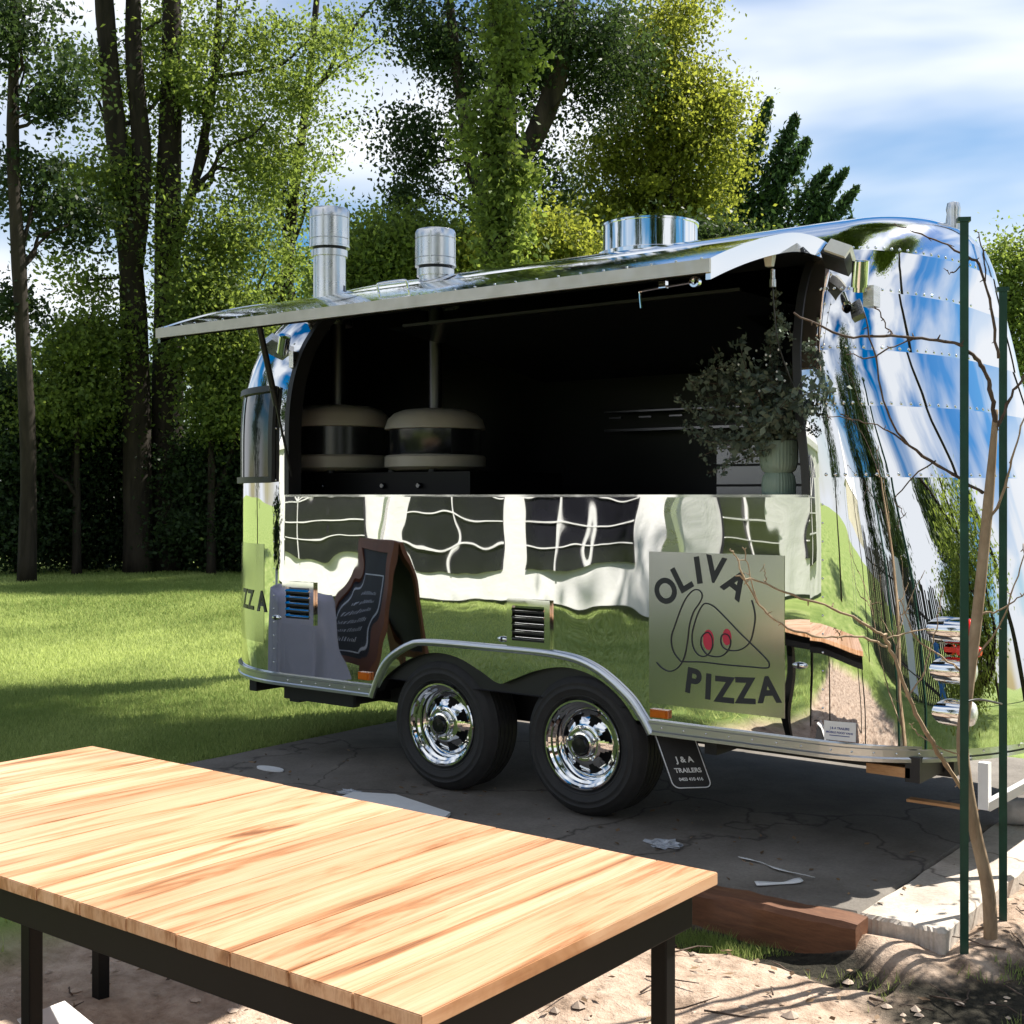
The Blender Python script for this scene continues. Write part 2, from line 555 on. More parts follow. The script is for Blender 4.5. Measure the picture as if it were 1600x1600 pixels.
def ground_h(x, y):
    s = sand_mask(x, y)
    h = -0.052 - 0.09 * s - 0.045 * shade_soil_mask(x, y) * s * (x < 1.8)
    h = h + s * (vnoise(x * 5, y * 5, 21) * 0.010 + vnoise(x * 17, y * 17, 22) * 0.006)
    h = h + (1 - s) * vnoise(x * 0.5, y * 0.5, 23) * 0.012 * np.clip((np.hypot(x, y) - 3) / 3, 0, 1)
    edge = np.maximum(np.exp(-((x - 1.72) / 0.30) ** 2 - ((y + 0.60) / 0.16) ** 2), np.exp(-((x - 1.95) / 0.12) ** 2) * ((y > -0.6) & (y < 2.4)))
    h = h + 0.055 * edge * s
    under = (x > -2.32) & (x < 1.76) & (y > -0.42) & (y < 2.6)
    return np.where(under, -0.165, h)


xs = np.concatenate([-np.geomspace(300, 8.2, 26), np.arange(-8, -0.9, 0.16), np.arange(-0.9, 3.6, 0.035), np.arange(3.6, 8, 0.2), np.geomspace(8.2, 300, 26)])
ys = np.concatenate([-np.geomspace(300, 8.2, 26), np.arange(-8, -4.6, 0.16), np.arange(-4.6, 2.6, 0.035), np.arange(2.6, 9, 0.2), np.geomspace(9.2, 300, 26)])
GX, GY = np.meshgrid(xs, ys)
GZ = ground_h(GX, GY)
nv = GX.size
ny, nx = GX.shape
co = np.stack([GX, GY, GZ], -1).reshape(-1, 3)
idx = np.arange(nv).reshape(ny, nx)
quads = np.stack([idx[:-1, :-1], idx[:-1, 1:], idx[1:, 1:], idx[1:, :-1]], -1).reshape(-1, 4)


def np_mesh(name, co, faces, attrs=None, smooth=False):
    me = bpy.data.meshes.new(name)
    k = faces.shape[1]
    me.vertices.add(len(co))
    me.vertices.foreach_set('co', co.astype(np.float32).ravel())
    me.loops.add(faces.size)
    me.loops.foreach_set('vertex_index', faces.astype(np.int32).ravel())
    me.polygons.add(len(faces))
    me.polygons.foreach_set('loop_start', np.arange(0, faces.size, k, dtype=np.int32))
    me.polygons.foreach_set('loop_total', np.full(len(faces), k, dtype=np.int32))
    if smooth:
        me.polygons.foreach_set('use_smooth', np.ones(len(faces), dtype=bool))
    for n, a in (attrs or {}).items():
        at_ = me.attributes.new(n, 'FLOAT', 'POINT')
        at_.data.foreach_set('value', a.astype(np.float32).ravel())
    me.update()
    me.validate()
    return me


gm = np_mesh('ground', co, quads, {'sand': sand_mask(GX, GY), 'soil': shade_soil_mask(GX, GY) * sand_mask(GX, GY)}, True)
tag(link('ground', gm, M['ground']), 'lawn running into bare sandy soil around the concrete pad', kind='structure')

# concrete pad with a worn edge
def slab(x0, x1, y0, y1, mat):
    mb = MB()
    rr = random.Random(3)
    pts = []
    def edge(a, b, n):
        for i in range(n):
            t = i / n
            pts.append((a[0] + (b[0] - a[0]) * t + rr.uniform(-.006, .006), a[1] + (b[1] - a[1]) * t + rr.uniform(-.006, .006)))
    edge((x0, y0), (x1, y0), 40); edge((x1, y0), (x1, y1), 30); edge((x1, y1), (x0, y1), 20); edge((x0, y1), (x0, y0), 30)
    n = len(pts)
    cx, cy = (x0 + x1) / 2, (y0 + y1) / 2
    ins = [(p[0] + (0.012 if p[0] < cx else -0.012), p[1] + (0.012 if p[1] < cy else -0.012)) for p in pts]
    vs = [(x, y, -0.035) for x, y in ins] + [(x, y, -0.047) for x, y in pts] + [(x, y, -0.155) for x, y in pts]
    fs = [tuple(range(n))]
    for k in (0, 1):
        fs += [(k * n + i, (k + 1) * n + i, (k + 1) * n + (i + 1) % n, k * n + (i + 1) % n) for i in range(n)]
    mb.add(vs, fs)
    return mb.build('pavement', mat)


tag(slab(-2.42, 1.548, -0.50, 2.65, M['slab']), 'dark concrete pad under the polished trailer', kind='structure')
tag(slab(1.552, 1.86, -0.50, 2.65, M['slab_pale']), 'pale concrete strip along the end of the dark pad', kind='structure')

# ------------------------------------------------------------------ trailer body
ZT, Z1, NP = 2.74, 1.70, 2.8
IE_R = ([0.0, 0.6, 0.9, 1.2, 1.53, 1.82, 2.05, 2.3, 2.52, 2.62, 2.68, 2.72, 2.74], [0.0, 0.0, 0.04, 0.10, 0.20, 0.31, 0.38, 0.42, 0.435, 0.46, 0.505, 0.57, 0.66])


def prof(z):
    t = min(1.0, max(0.0, (z - Z1) / (ZT - Z1)))
    i = 1.1 * (1 - max(0.0, 1 - t ** NP) ** (1 / NP))
    return i, 0.5 * i, float(np.interp(z, IE_R[0], IE_R[1]))


def z_of_inset(i):
    return Z1 + (ZT - Z1) * (1 - (1 - i / 1.1) ** NP) ** (1 / NP)


def S(col, z, ins=0.0):
    seg, t = col
    i, el, er = prof(z)
    i, el, er = min(1.1, i + ins), el + ins, er + ins
    x0, x1, y0, y1 = -2.92 + el, 1.91 - er, i, 2.2 - i
    rl, rr, ry = 0.9, 0.72 - (er - ins) + 0.28 * max(0.0, er - ins - 0.2), min(0.9, 1.1 - i)
    if seg == 'F': return Vector((x0 + rl + (x1 - rr - x0 - rl) * t, y0, z))
    if seg == 'RC':
        a = math.radians(t); return Vector((x1 - rr + rr * math.sin(a), y0 + ry - ry * math.cos(a), z))
    if seg == 'RE': return Vector((x1, y0 + ry + (y1 - y0 - 2 * ry) * t, z))
    if seg == 'RB':
        a = math.radians(t); return Vector((x1 - rr + rr * math.cos(a), y1 - ry + ry * math.sin(a), z))
    if seg == 'B': return Vector((x1 - rr + (x0 + rl - x1 + rr) * t, y1, z))
    if seg == 'LB':
        a = math.radians(t); return Vector((x0 + rl - rl * math.sin(a), y1 - ry + ry * math.cos(a), z))
    if seg == 'LE': return Vector((x0, y1 - ry + (y0 - y1 + 2 * ry) * t, z))
    a = math.radians(t); return Vector((x0 + rl - rl * math.cos(a), y0 + ry - ry * math.sin(a), z))


def NRM(col, z):
    e = 1e-3
    cols = {'F': 1e-3, 'RE': 1e-3, 'B': 1e-3, 'LE': 1e-3}
    d = cols.get(col[0], 0.1)
    du = S((col[0], col[1] + d), z) - S((col[0], col[1] - d), z)
    dv = S(col, z + e) - S(col, z - e)
    return du.cross(dv).normalized()


T0, T1 = 0.010, 0.985
def cr(seg, a, b, n): return [(seg, a + (b - a) * k / n) for k in range(n + 1)]
RIGHT = [('F', T1)] + cr('RC', 0, 90, 26) + cr('RE', 0, 1, 4)[1:] + cr('RB', 0, 90, 10)[1:]
LEFT = cr('LB', 0, 90, 10) + cr('LE', 0, 1, 4)[1:] + cr('LC', 0, 90, 26)[1:] + [('F', T0)]
BACK = [('B', k / 10) for k in range(11)]
FRONT = [('F', T0 + (T1 - T0) * k / 40) for k in range(41)]
SEAMS = [0.45, 1.53, 1.82, 2.05, 2.30, 2.49]


def zrows(a, b):
    n = max(3, int((b - a) / 0.05))
    return [a + (b - a) * k / n for k in range(n + 1)]


i49 = prof(2.49)[0]
ROOFZ = [z_of_inset(i49 + (1.1 - i49) * k / 16) for k in range(17)]
trailer = empty('food_trailer', (-0.4, 1.1, 0.0))
tag(trailer, 'mirror polished aluminium food trailer with raised serving hatch on tandem wheels', 'trailer')
TOFF = Vector((0.4, -1.1, 0.0))


def tchild(o, parent=None):
    """parts are modelled in place; keep them there under the trailer"""
    o.parent = parent if parent is not None else trailer
    if parent is None:
        o.location = TOFF
    return o


def panel(cols, zs, mat):
    P = [[S(c, z) for c in cols] for z in zs]
    return tchild(grid_mesh('panel', P, mat))


for k in range(5):
    zs = zrows(SEAMS[k], SEAMS[k + 1])
    mt = M['mirror'] if k == 0 else M['mirror_dome']
    panel(RIGHT, zs, mt)
    panel(LEFT, zs, mt)
    panel(BACK, zs, mt)
roof_cols = [LEFT, FRONT, RIGHT, BACK]
for cs in roof_cols:
    panel(cs, ROOFZ, M['roofskin'])

# lower front sheet with the tandem wheel opening
arch_pts = spline([(-1.28, 0.43, 0), (-1.211, 0.520, 0), (-1.055, 0.617, 0), (-0.89, 0.662, 0), (-0.734, 0.650, 0), (-0.59, 0.596, 0), (-0.475, 0.545, 0), (-0.392, 0.57, 0),
                   (-0.239, 0.628, 0), (-0.076, 0.655, 0), (0.089, 0.624, 0), (0.228, 0.538, 0), (0.318, 0.430, 0)], 6)
ax_, az_ = [p[0] for p in arch_pts], [p[1] for p in arch_pts]
xF0, xF1 = S(('F', 0), 1.0)[0], S(('F', T1), 1.0)[0]
cxs = sorted(set([round(xF0 + S(('F', T0), 1.0)[0] * 0 + (xF1 - xF0) * k / 90, 4) for k in range(91)] + [round(a, 4) for a in ax_]))
xL = S(('F', T0), 1.0)[0]
cxs = [x for x in cxs if x > xL + 0.004 and x < xF1 - 0.004]
cxs = [xL] + cxs + [xF1]
P = []
for r in range(11):
    row = []
    for x in cxs:
        zb = max(0.45, float(np.interp(x, ax_, az_))) if ax_[0] < x < ax_[-1] else 0.45
        row.append(Vector((x, 0.0, zb + (1.458 - zb) * r / 10)))
    P.append(row)
tchild(grid_mesh('panel', P, M['mirror']))

# inner lining, floor and underside: everything dark
lin = MB()
ZL = zrows(0.5, 2.45) + [z_of_inset(i49 + (1.0 - i49) * k / 8) for k in range(9)]
for cs in (RIGHT, LEFT, BACK):
    b = len(lin.v)
    C = len(cs)
    for z in ZL:
        lin.v += [tuple(S(c, z, 0.03)) for c in cs]
    lin.f += [(b + r * C + c, b + r * C + c + 1, b + (r + 1) * C + c + 1, b + (r + 1) * C + c) for r in range(len(ZL) - 1) for c in range(C - 1)]
ZR = [z for z in ZL if z > 2.46]
b = len(lin.v)
C = len(FRONT)
for z in ZR:
    lin.v += [tuple(S(c, z, 0.03)) for c in FRONT]
lin.f += [(b + r * C + c, b + r * C + c + 1, b + (r + 1) * C + c + 1, b + (r + 1) * C + c) for r in range(len(ZR) - 1) for c in range(C - 1)]
lin.box((xL, 0.035, 0.5), (xF1, 0.06, 1.40))
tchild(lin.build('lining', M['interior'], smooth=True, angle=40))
und = MB()
ring = [S(c, 0.45, 0.01) for c in ([('F', k / 6) for k in range(7)] + RIGHT[1:] + BACK[1:] + LEFT[1:-1])]
nR = len(ring)
und.add([(p[0], p[1], 0.50) for p in ring], [tuple(range(nR))])
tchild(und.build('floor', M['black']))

# bottom rail, riveted, in two lengths
def rail(cols_pts):
    mb = MB()
    n = len(cols_pts)
    sec = [(0.002, 0.398), (0.020, 0.398), (0.020, 0.412), (0.014, 0.418), (0.014, 0.446), (0.020, 0.452), (0.020, 0.462), (0.002, 0.462)]
    m = len(sec)
    for p, nn in cols_pts:
        for o, z in sec:
            mb.v.append((p[0] + nn[0] * o, p[1] + nn[1] * o, z))
    for i in range(n - 1):
        for k in range(m):
            k2 = (k + 1) % m
            mb.f.append((i * m + k, (i + 1) * m + k, (i + 1) * m + k2, i * m + k2))
    mb.f.append(tuple(range(m)))
    mb.f.append(tuple((n - 1) * m + k for k in reversed(range(m))))
    return tchild(mb.build('rail', M['rail']))


def colpt(c):
    n = NRM(c, 1.0); n.z = 0
    return S(c, 1.0), n.normalized()


FY = Vector((0, -1, 0))
rail([colpt(c) for c in LEFT[8:-1]] + [(Vector((x, 0, 0)), FY) for x in np.linspace(-2.02, -1.315, 6)])
rail([(Vector((x, 0, 0)), FY) for x in np.linspace(0.385, 1.18, 6)] + [colpt(c) for c in RIGHT[1:]])

# arch trim
tp = spline([(-1.315, 0.400, 0), (-1.255, 0.53, 0), (-1.185, 0.615, 0), (-1.055, 0.688, 0), (-0.93, 0.712, 0), (-0.55, 0.716, 0), (-0.12, 0.712, 0), (0.089, 0.668, 0), (0.262, 0.561, 0), (0.345, 0.47, 0), (0.392, 0.400, 0)], 8)
mb = MB()
for i, p in enumerate(tp):
    t = (tp[min(i + 1, len(tp) - 1)] - tp[max(i - 1, 0)]).normalized()
    nn = Vector((-t[1], t[0], 0))
    for o, y in ((-0.016, -0.002), (-0.016, -0.018), (-0.006, -0.026), (0.006, -0.026), (0.016, -0.018), (0.016, -0.002)):
        q = p + nn * o
        mb.v.append((q[0], y, q[1]))
for i in range(len(tp) - 1):
    for k in range(6):
        k2 = (k + 1) % 6
        mb.f.append((i * 6 + k, (i + 1) * 6 + k, (i + 1) * 6 + k2, i * 6 + k2))
mb.f += [tuple(range(6)), tuple((len(tp) - 1) * 6 + k for k in reversed(range(6)))]
tchild(mb.build('arch_trim', M['rail'], smooth=True, angle=50))
# rolled lip inside the arch opening
mb = MB()
for i, p in enumerate(arch_pts):
    for y in (0.002, 0.05):
        mb.v.append((p[0], y, p[1]))
mb.f += [(2 * i, 2 * i + 1, 2 * i + 3, 2 * i + 2) for i in range(len(arch_pts) - 1)]
tchild(mb.build('arch_lip', M['black'], smooth=True))
mb = MB()
mb.box((-1.34, 0.36, 0.30), (0.40, 0.40, 0.78)); mb.box((-1.34, 0.02, 0.74), (0.40, 0.36, 0.78))
mb.box((-1.36, 0.02, 0.42), (-1.33, 0.36, 0.74)); mb.box((0.385, 0.02, 0.44), (0.41, 0.36, 0.74))
tchild(mb.build('wheel_well', M['black']))
# chassis
mb = MB()
for y in (0.38, 1.78):
    mb.box((-2.45, y, 0.30), (1.60, y + 0.07, 0.425))
for x in (-2.4, -1.6, 0.6, 1.5):
    mb.box((x, 0.10, 0.32), (x + 0.06, 2.1, 0.42))
for x in (-0.86, 0.0):
    mb.tube([(x, 0.12, 0.31), (x, 2.08, 0.31)], 0.03, 8)
mb.bar((-2.1, 0.12, 0.35), (-1.55, 0.12, 0.35), 0.05, 0.09)
mb.bar((-2.55, 0.35, 0.37), (-1.9, 0.12, 0.34), 0.03)
mb.box((-2.06, 0.10, 0.29), (-1.98, 0.2, 0.42))
tchild(mb.build('chassis', M['black']))
mb = MB(); mb.box((1.34, 0.10, 0.335), (1.52, 0.16, 0.375))
tchild(mb.build('packing_block', M['block']))
# corner steady, white steel
mb = MB()
mb.box((1.735, 0.26, 0.215), (1.775, 0.30, 0.40)); mb.bar((1.76, 0.28, 0.225), (2.02, 0.62, 0.40), 0.035)
tchild(mb.build('corner_steady', M['white']))
tchild(MB().box((1.45, 0.25, 0.205), (1.73, 0.30, 0.216)).build('packing_lath', M['block']))

# rivets along the seams: too small to pick apart
riv = MB()
def rivet(c, z, r=0.0075):
    p, n = S(c, z), NRM(c, z)
    Mx = Matrix.Translation(p - n * 0.0005) @ n.to_track_quat('Z', 'Y').to_matrix().to_4x4()
    riv.lathe([(r, 0), (r * 0.8, r * 0.35), (r * 0.4, r * 0.55), (0.0001, r * 0.6)], 8, Mx)


for z in SEAMS[1:]:
    for a in np.arange(2.5, 90, 4.2):
        rivet(('RC', a), z + 0.012)
    for a in np.arange(3, 90, 4.0):
        rivet(('LC', a), z + 0.012)
for z in np.arange(0.52, 1.45, 0.075):
    rivet(('RC', 0.6), z, 0.005)
    rivet(('LC', 86.0), z, 0.005)
for x in np.arange(-1.95, -1.35, 0.11):
    riv.lathe([(0.005, 0), (0.004, 0.003), (0.0001, 0.004)], 8, Matrix.Translation((x, -0.0145, 0.432)) @ Matrix.Rotation(math.pi / 2, 4, 'X'))
for x in np.arange(0.45, 1.18, 0.11):
    riv.lathe([(0.005, 0), (0.004, 0.003), (0.0001, 0.004)], 8, Matrix.Translation((x, -0.0145, 0.432)) @ Matrix.Rotation(math.pi / 2, 4, 'X'))
for a in np.arange(4, 70, 7.0):
    c = ('RC', a); p, n = colpt(c)
    riv.lathe([(0.005, 0), (0.004, 0.003), (0.0001, 0.004)], 8, Matrix.Translation(Vector((p[0], p[1], 0.432)) + n * 0.0142) @ n.to_track_quat('Z', 'Y').to_matrix().to_4x4())
ro = tchild(riv.build('rivets', M['chrome'], smooth=True))
ro['kind'] = 'stuff'

# ------------------------------------------------------------------ serving hatch
HP = spline([(0.215, 2.497, 0), (0.05, 2.512, 0), (-0.15, 2.500, 0), (-0.35, 2.458, 0), (-0.55, 2.402, 0), (-0.72, 2.346, 0), (-0.855, 2.296, 0)], 5)
HX0, HX1 = -1.985, 1.15
hatch = tchild(grid_mesh('hatch', [[Vector((HX0 + (HX1 - HX0) * k / 30, p[0], p[1])) for p in HP] for k in range(31)], M['roofskin']))


def hchild(o):
    o.parent = hatch
    return o


mb = MB()
n = len(HP)
vs = []
for x in (HX0, HX1):
    vs += [(x + (0.006 if x < 0 else -0.006), p[0] + 0.0, p[1] - 0.004) for p in HP] + [(x + (0.006 if x < 0 else -0.006), p[0], p[1] - 0.055) for p in HP]
fs = []
for i in range(n - 1):
    fs.append((n + i, n + i + 1, 3 * n + i + 1, 3 * n + i))
mb.add(vs, fs)
hchild(mb.build('lining', M['interior'], smooth=True))
for x, w in ((HX0 - 0.002, 0.02), (HX1 - 0.016, 0.02)):
    mb = MB()
    vs = []
    for p in HP:
        vs += [(x, p[0], p[1] + 0.004), (x + w, p[0], p[1] + 0.004), (x + w, p[0], p[1] - 0.072), (x, p[0], p[1] - 0.072)]
    fs = [(4 * i + k, 4 * i + (k + 1) % 4, 4 * i + 4 + (k + 1) % 4, 4 * i + 4 + k) for i in range(n - 1) for k in range(4)]
    fs += [(0, 1, 2, 3), (4 * n - 1, 4 * n - 2, 4 * n - 3, 4 * n - 4)]
    mb.add(vs, fs)
    hchild(mb.build('cheek', M['chrome'], smooth=True, angle=40))
mb = MB(); mb.box((HX0 - 0.004, -0.868, 2.248), (HX1 + 0.006, -0.856, 2.297)); mb.box((HX0, -0.856, 2.248), (HX1, -0.83, 2.254))
hchild(mb.build('fascia', M['fascia']))
mb = MB()
for x in np.arange(HX0 + 0.04, HX1, 0.105):
    mb.lathe([(0.006, 0), (0.005, 0.003), (0.0001, 0.005)], 8, Matrix.Translation((x, -0.825, 2.309)))
ro = hchild(mb.build('rivets', M['chrome'], smooth=True)); ro['kind'] = 'stuff'
mb = MB(); mb.tube(spline([(-0.70, -0.60, 2.385), (-0.70, -0.61, 2.415), (-0.68, -0.615, 2.425), (-0.54, -0.615, 2.425), (-0.52, -0.61, 2.415), (-0.52, -0.60, 2.385)], 4), 0.006, 8)
hchild(mb.build('handle', M['chrome'], smooth=True))
mb = MB()
mb.tube(spline([(0.82, -0.78, 2.16), (0.815, -0.78, 2.215), (0.83, -0.78, 2.225), (1.03, -0.78, 2.235)], 3), 0.005, 6)
mb.lathe([(0.012, -0.01), (0.02, -0.01), (0.02, 0.01), (0.012, 0.01)], 14, Matrix.Translation((1.05, -0.78, 2.235)) @ Matrix.Rotation(math.pi / 2, 4, 'X'))
mb.box((0.90, -0.79, 2.225), (0.93, -0.77, 2.25))
hchild(mb.build('catch', M['chrome'], smooth=True, angle=40))
# gas struts
mb = MB()
mb.tube([(-1.86, -0.30, 2.36), (-1.915, -0.13, 1.95)], 0.017, 10); mb.tube([(-1.915, -0.13, 1.95), (-1.955, 0.02, 1.56)], 0.007, 8)
mb.lathe([(0.004, 0), (0.024, 0.002), (0.024, 0.012), (0.004, 0.014)], 12, Matrix.Translation((-1.905, -0.165, 2.02)))
tchild(mb.build('gas_strut', M['trimblack'], smooth=True, angle=40))

# opening jambs, sill and header
mb = MB()
for t, s in ((T0, 1), (T1, -1)):
    zs_ = zrows(1.46, 2.47)
    pts = [S(('F', t), z) for z in zs_]
    vs = []
    for p in pts:
        vs += [(p[0], p[1] - 0.006, p[2]), (p[0] + s * 0.035, p[1] - 0.006, p[2]), (p[0] + s * 0.035, p[1] + 0.09, p[2]), (p[0], p[1] + 0.09, p[2])]
    fs = [(4 * i + k, 4 * i + (k + 1) % 4, 4 * i + 4 + (k + 1) % 4, 4 * i + 4 + k) for i in range(len(pts) - 1) for k in range(4)]
    o = MB().add(vs, fs + [(0, 1, 2, 3)]).build('jamb', M['trimblack'], smooth=True, angle=40)
    tchild(o)
mb = MB(); mb.box((xL + 0.004, -0.006, 1.449), (xF1 - 0.004, 0.02, 1.4605))
tchild(mb.build('sill', M['chrome']))
mb = MB(); mb.box((xL, 0.022, 1.405), (xF1, 0.36, 1.452))
tchild(mb.build('counter', M['steel']))
mb = MB(); mb.box((-1.25, 0.16, 2.352), (0.74, 0.18, 2.366))
tchild(mb.build('header_strip', M['fluepipe']))
# extraction hood over the back of the kitchen
mb = MB()
mb.add([(-1.3, 0.55, 2.30), (0.56, 0.55, 2.30), (0.72, 0.2, 2.36), (-1.4, 0.2, 2.36), (-1.3, 1.5, 2.15), (0.56, 1.5, 2.15), (0.72, 1.5, 2.36), (-1.4, 1.5, 2.36)],
       [(0, 1, 2, 3), (0, 4, 5, 1), (1, 5, 6, 2), (0, 3, 7, 4), (3, 2, 6, 7), (4, 7, 6, 5)])
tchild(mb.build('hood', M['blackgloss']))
# steel fridge drawers and shelves at the back
mb = MB()
for z0, z1 in ((1.20, 1.50), (1.512, 1.60), (1.612, 1.71)):
    mb.box((0.28, 0.80, z0), (1.25, 0.84, z1))
tchild(mb.build('steel_drawers', M['steel']))
mb = MB()
mb.box((-1.15, 1.95, 1.86), (0.5, 2.12, 1.875)); mb.box((-1.15, 1.95, 1.98), (0.5, 2.12, 1.99))
for k in range(7):
    x = -1.1 + k * 0.22
    mb.box((x, 1.93, 1.94), (x + 0.09, 1.95, 1.95))
tchild(mb.build('shelf', M['steel']))
mb = MB(); mb.box((-2.65, 0.36, 1.0), (-0.95, 1.2, 1.585)); mb.box((-0.95, 0.75, 0.6), (0.1, 1.2, 1.45))
tchild(mb.build('oven_bench', M['bench']))
for x in (-2.05, -1.57, -1.30):
    mb = MB(); mb.lathe([(0.016, 0), (0.016, 0.022), (0.012, 0.026), (0.0001, 0.026)], 12, Matrix.Translation((x, 0.36, 1.51)) @ Matrix.Rotation(math.pi / 2, 4, 'X'))
    tchild(mb.build('control_knob', M['steel'], smooth=True, angle=40))

# ------------------------------------------------------------------ end window, louvres, small fittings
def on_body(a, z, off):
    c = ('LC', a)
    return S(c, z) + NRM(c, z) * off


A0, A1, ZA, ZB = 28.0, 86.0, 1.545, 2.055
tchild(grid_mesh('window', [[on_body(A0 + (A1 - A0) * k / 16, ZA + (ZB - ZA) * r / 8, 0.008) for k in range(17)] for r in range(9)], M['glassdark']))
win = [o for o in trailer.children if o.name.startswith('window')][0]


def band(pts_in, w, t, name, mat):
    """a flat frame of width w and thickness t following (angle, z) points on the end"""
    mb = MB()
    vs = []
    m = len(pts_in)
    for i, (a, z) in enumerate(pts_in):
        da, dz = pts_in[(i + 1) % m][0] - pts_in[i - 1][0], pts_in[(i + 1) % m][1] - pts_in[i - 1][1]
        ux, uz = da * math.radians(1) * 0.9, dz
        l = math.hypot(ux, uz)
        nx_, nz_ = uz / l, -ux / l
        for o in (-w / 2, w / 2):
            aa, zz = a + nx_ * o / 0.9 / math.radians(1), z + nz_ * o
            for off in (0.004, t):
                vs.append(on_body(min(89.5, aa), zz, off))
    fs = []
    for i in range(m):
        j = (i + 1) % m
        for k, k2 in ((0, 1), (1, 3), (3, 2), (2, 0)):
            fs.append((4 * i + k, 4 * j + k, 4 * j + k2, 4 * i + k2))
    mb.add(vs, fs)
    o = mb.build(name, mat, smooth=True, angle=40)
    o.parent = win
    return o


fr = []
for k in range(13): fr.append((A0 + (A1 - A0) * k / 12, ZA))
for k in range(1, 6): fr.append((A1, ZA + (ZB - ZA) * k / 6))
for k in range(13): fr.append((A1 - (A1 - A0) * k / 12, ZB))
for k in range(1, 6): fr.append((A0, ZB - (ZB - ZA) * k / 6))
band(fr, 0.035, 0.028, 'frame', M['trimblack'])
mb = MB()
P = [[on_body(58 + 1.3 * k, ZA + (ZB - ZA) * r / 8, 0.016) for k in range(3)] for r in range(9)]
o = grid_mesh('bar', P, M['trimblack']); o.parent = win


def louvre(x0, x1, z0, z1):
    mb = MB()
    w = 0.032
    for a, b in (((x0, z0), (x1, z0 + w)), ((x0, z1 - w), (x1, z1)), ((x0, z0 + w), (x0 + w, z1 - w)), ((x1 - w, z0 + w), (x1, z1 - w))):
        mb.box((a[0], -0.016, a[1]), (b[0], -0.001, b[1]))
    o = tchild(mb.build('louvre_vent', M['chrome']))
    bk = MB().box((x0 + w, -0.004, z0 + w), (x1 - w, -0.0015, z1 - w)).build('backing', M['black'])
    bk.parent = o
    n = 5
    hh = (z1 - z0 - 2 * w) / n
    for k in range(n):
        z = z0 + w + hh * k
        s = MB().add([(x0 + w, -0.006, z + hh * 0.95), (x1 - w, -0.006, z + hh * 0.95), (x1 - w, -0.024, z + hh * 0.38), (x0 + w, -0.024, z + hh * 0.38),
                      (x0 + w, -0.004, z + hh * 0.88), (x1 - w, -0.004, z + hh * 0.88), (x1 - w, -0.022, z + hh * 0.32), (x0 + w, -0.022, z + hh * 0.32)],
                     [(0, 1, 2, 3), (7, 6, 5, 4), (3, 2, 6, 7), (0, 3, 7, 4), (1, 5, 6, 2), (0, 4, 5, 1)]).build('slat', M['chrome'])
        s.parent = o


louvre(-1.995, -1.745, 0.745, 0.980)
louvre(-0.412, -0.157, 0.730, 0.962)
for x, z in ((-2.055, 0.772), (-0.445, 0.762), (1.098, 0.760)):
    mb = MB()
    mb.lathe([(0.0001, 0.014), (0.010, 0.012), (0.014, 0.006), (0.014, 0)], 14, Matrix.Translation((x, -0.0015 if x > -2.02 else 0.0005, z)) @ Matrix.Rotation(math.pi / 2, 4, 'X') @ Matrix.Diagonal((2.3, 1.0, 1.0, 1.0)))
    o = tchild(mb.build('latch', M['chrome'], smooth=True))
    mb = MB(); mb.box((x - 0.004, -0.018, z - 0.011), (x + 0.004, -0.003, z + 0.011)); k = mb.build('keyhole', M['trimblack']); k.parent = o
for x0, x1, z0, z1 in ((-1.405, -1.325, 0.485, 0.525), (0.392, 0.482, 0.476, 0.512)):
    mb = MB(); mb.box((x0, -0.018, z0), (x1, -0.0015, z1)); mb.box((x0 + 0.008, -0.023, z0 + 0.006), (x1 - 0.008, -0.018, z1 - 0.006))
    tchild(mb.build('side_marker', M['amber']))
# bullet tail lamps
for z, kind in ((0.923, 'r'), (0.763, 'w'), (0.598, 'w')):
    Mx = Matrix.Translation((1.47, 0.195, z)) @ Matrix.Rotation(math.radians(3), 4, 'Z') @ Matrix.Rotation(math.pi / 2, 4, 'Y')
    mb = MB(); mb.lathe([(0.0001, 0.0), (0.016, 0.008), (0.030, 0.03), (0.043, 0.07), (0.050, 0.115), (0.053, 0.16), (0.053, 0.245), (0.050, 0.25)], 28, Mx)
    mb.box((1.53, 0.205, z - 0.02), (1.70, 0.32, z + 0.02))
    o = tchild(mb.build('tail_lamp', M['chrome'], smooth=True, angle=35))
    mb = MB(); mb.lathe([(0.049, 0.245), (0.049, 0.258), (0.040, 0.270), (0.02, 0.277), (0.0001, 0.279)], 24, Mx)
    l = mb.build('lens', M['redlens'] if kind == 'r' else M['clearlens'], smooth=True, angle=35); l.parent = o
    if kind == 'r': l['label'] = 'red tail lamp lens'
mb = MB(); Mx = Matrix.Translation((1.735, 0.205, 0.845)) @ Matrix.Rotation(math.pi / 2, 4, 'Y')
mb.lathe([(0.022, -0.06), (0.022, 0.02), (0.016, 0.03), (0.0001, 0.032)], 14, Mx); mb.box((1.62, 0.2, 0.835), (1.68, 0.4, 0.855))
tchild(mb.build('reflector', M['redlens'], smooth=True, angle=35))
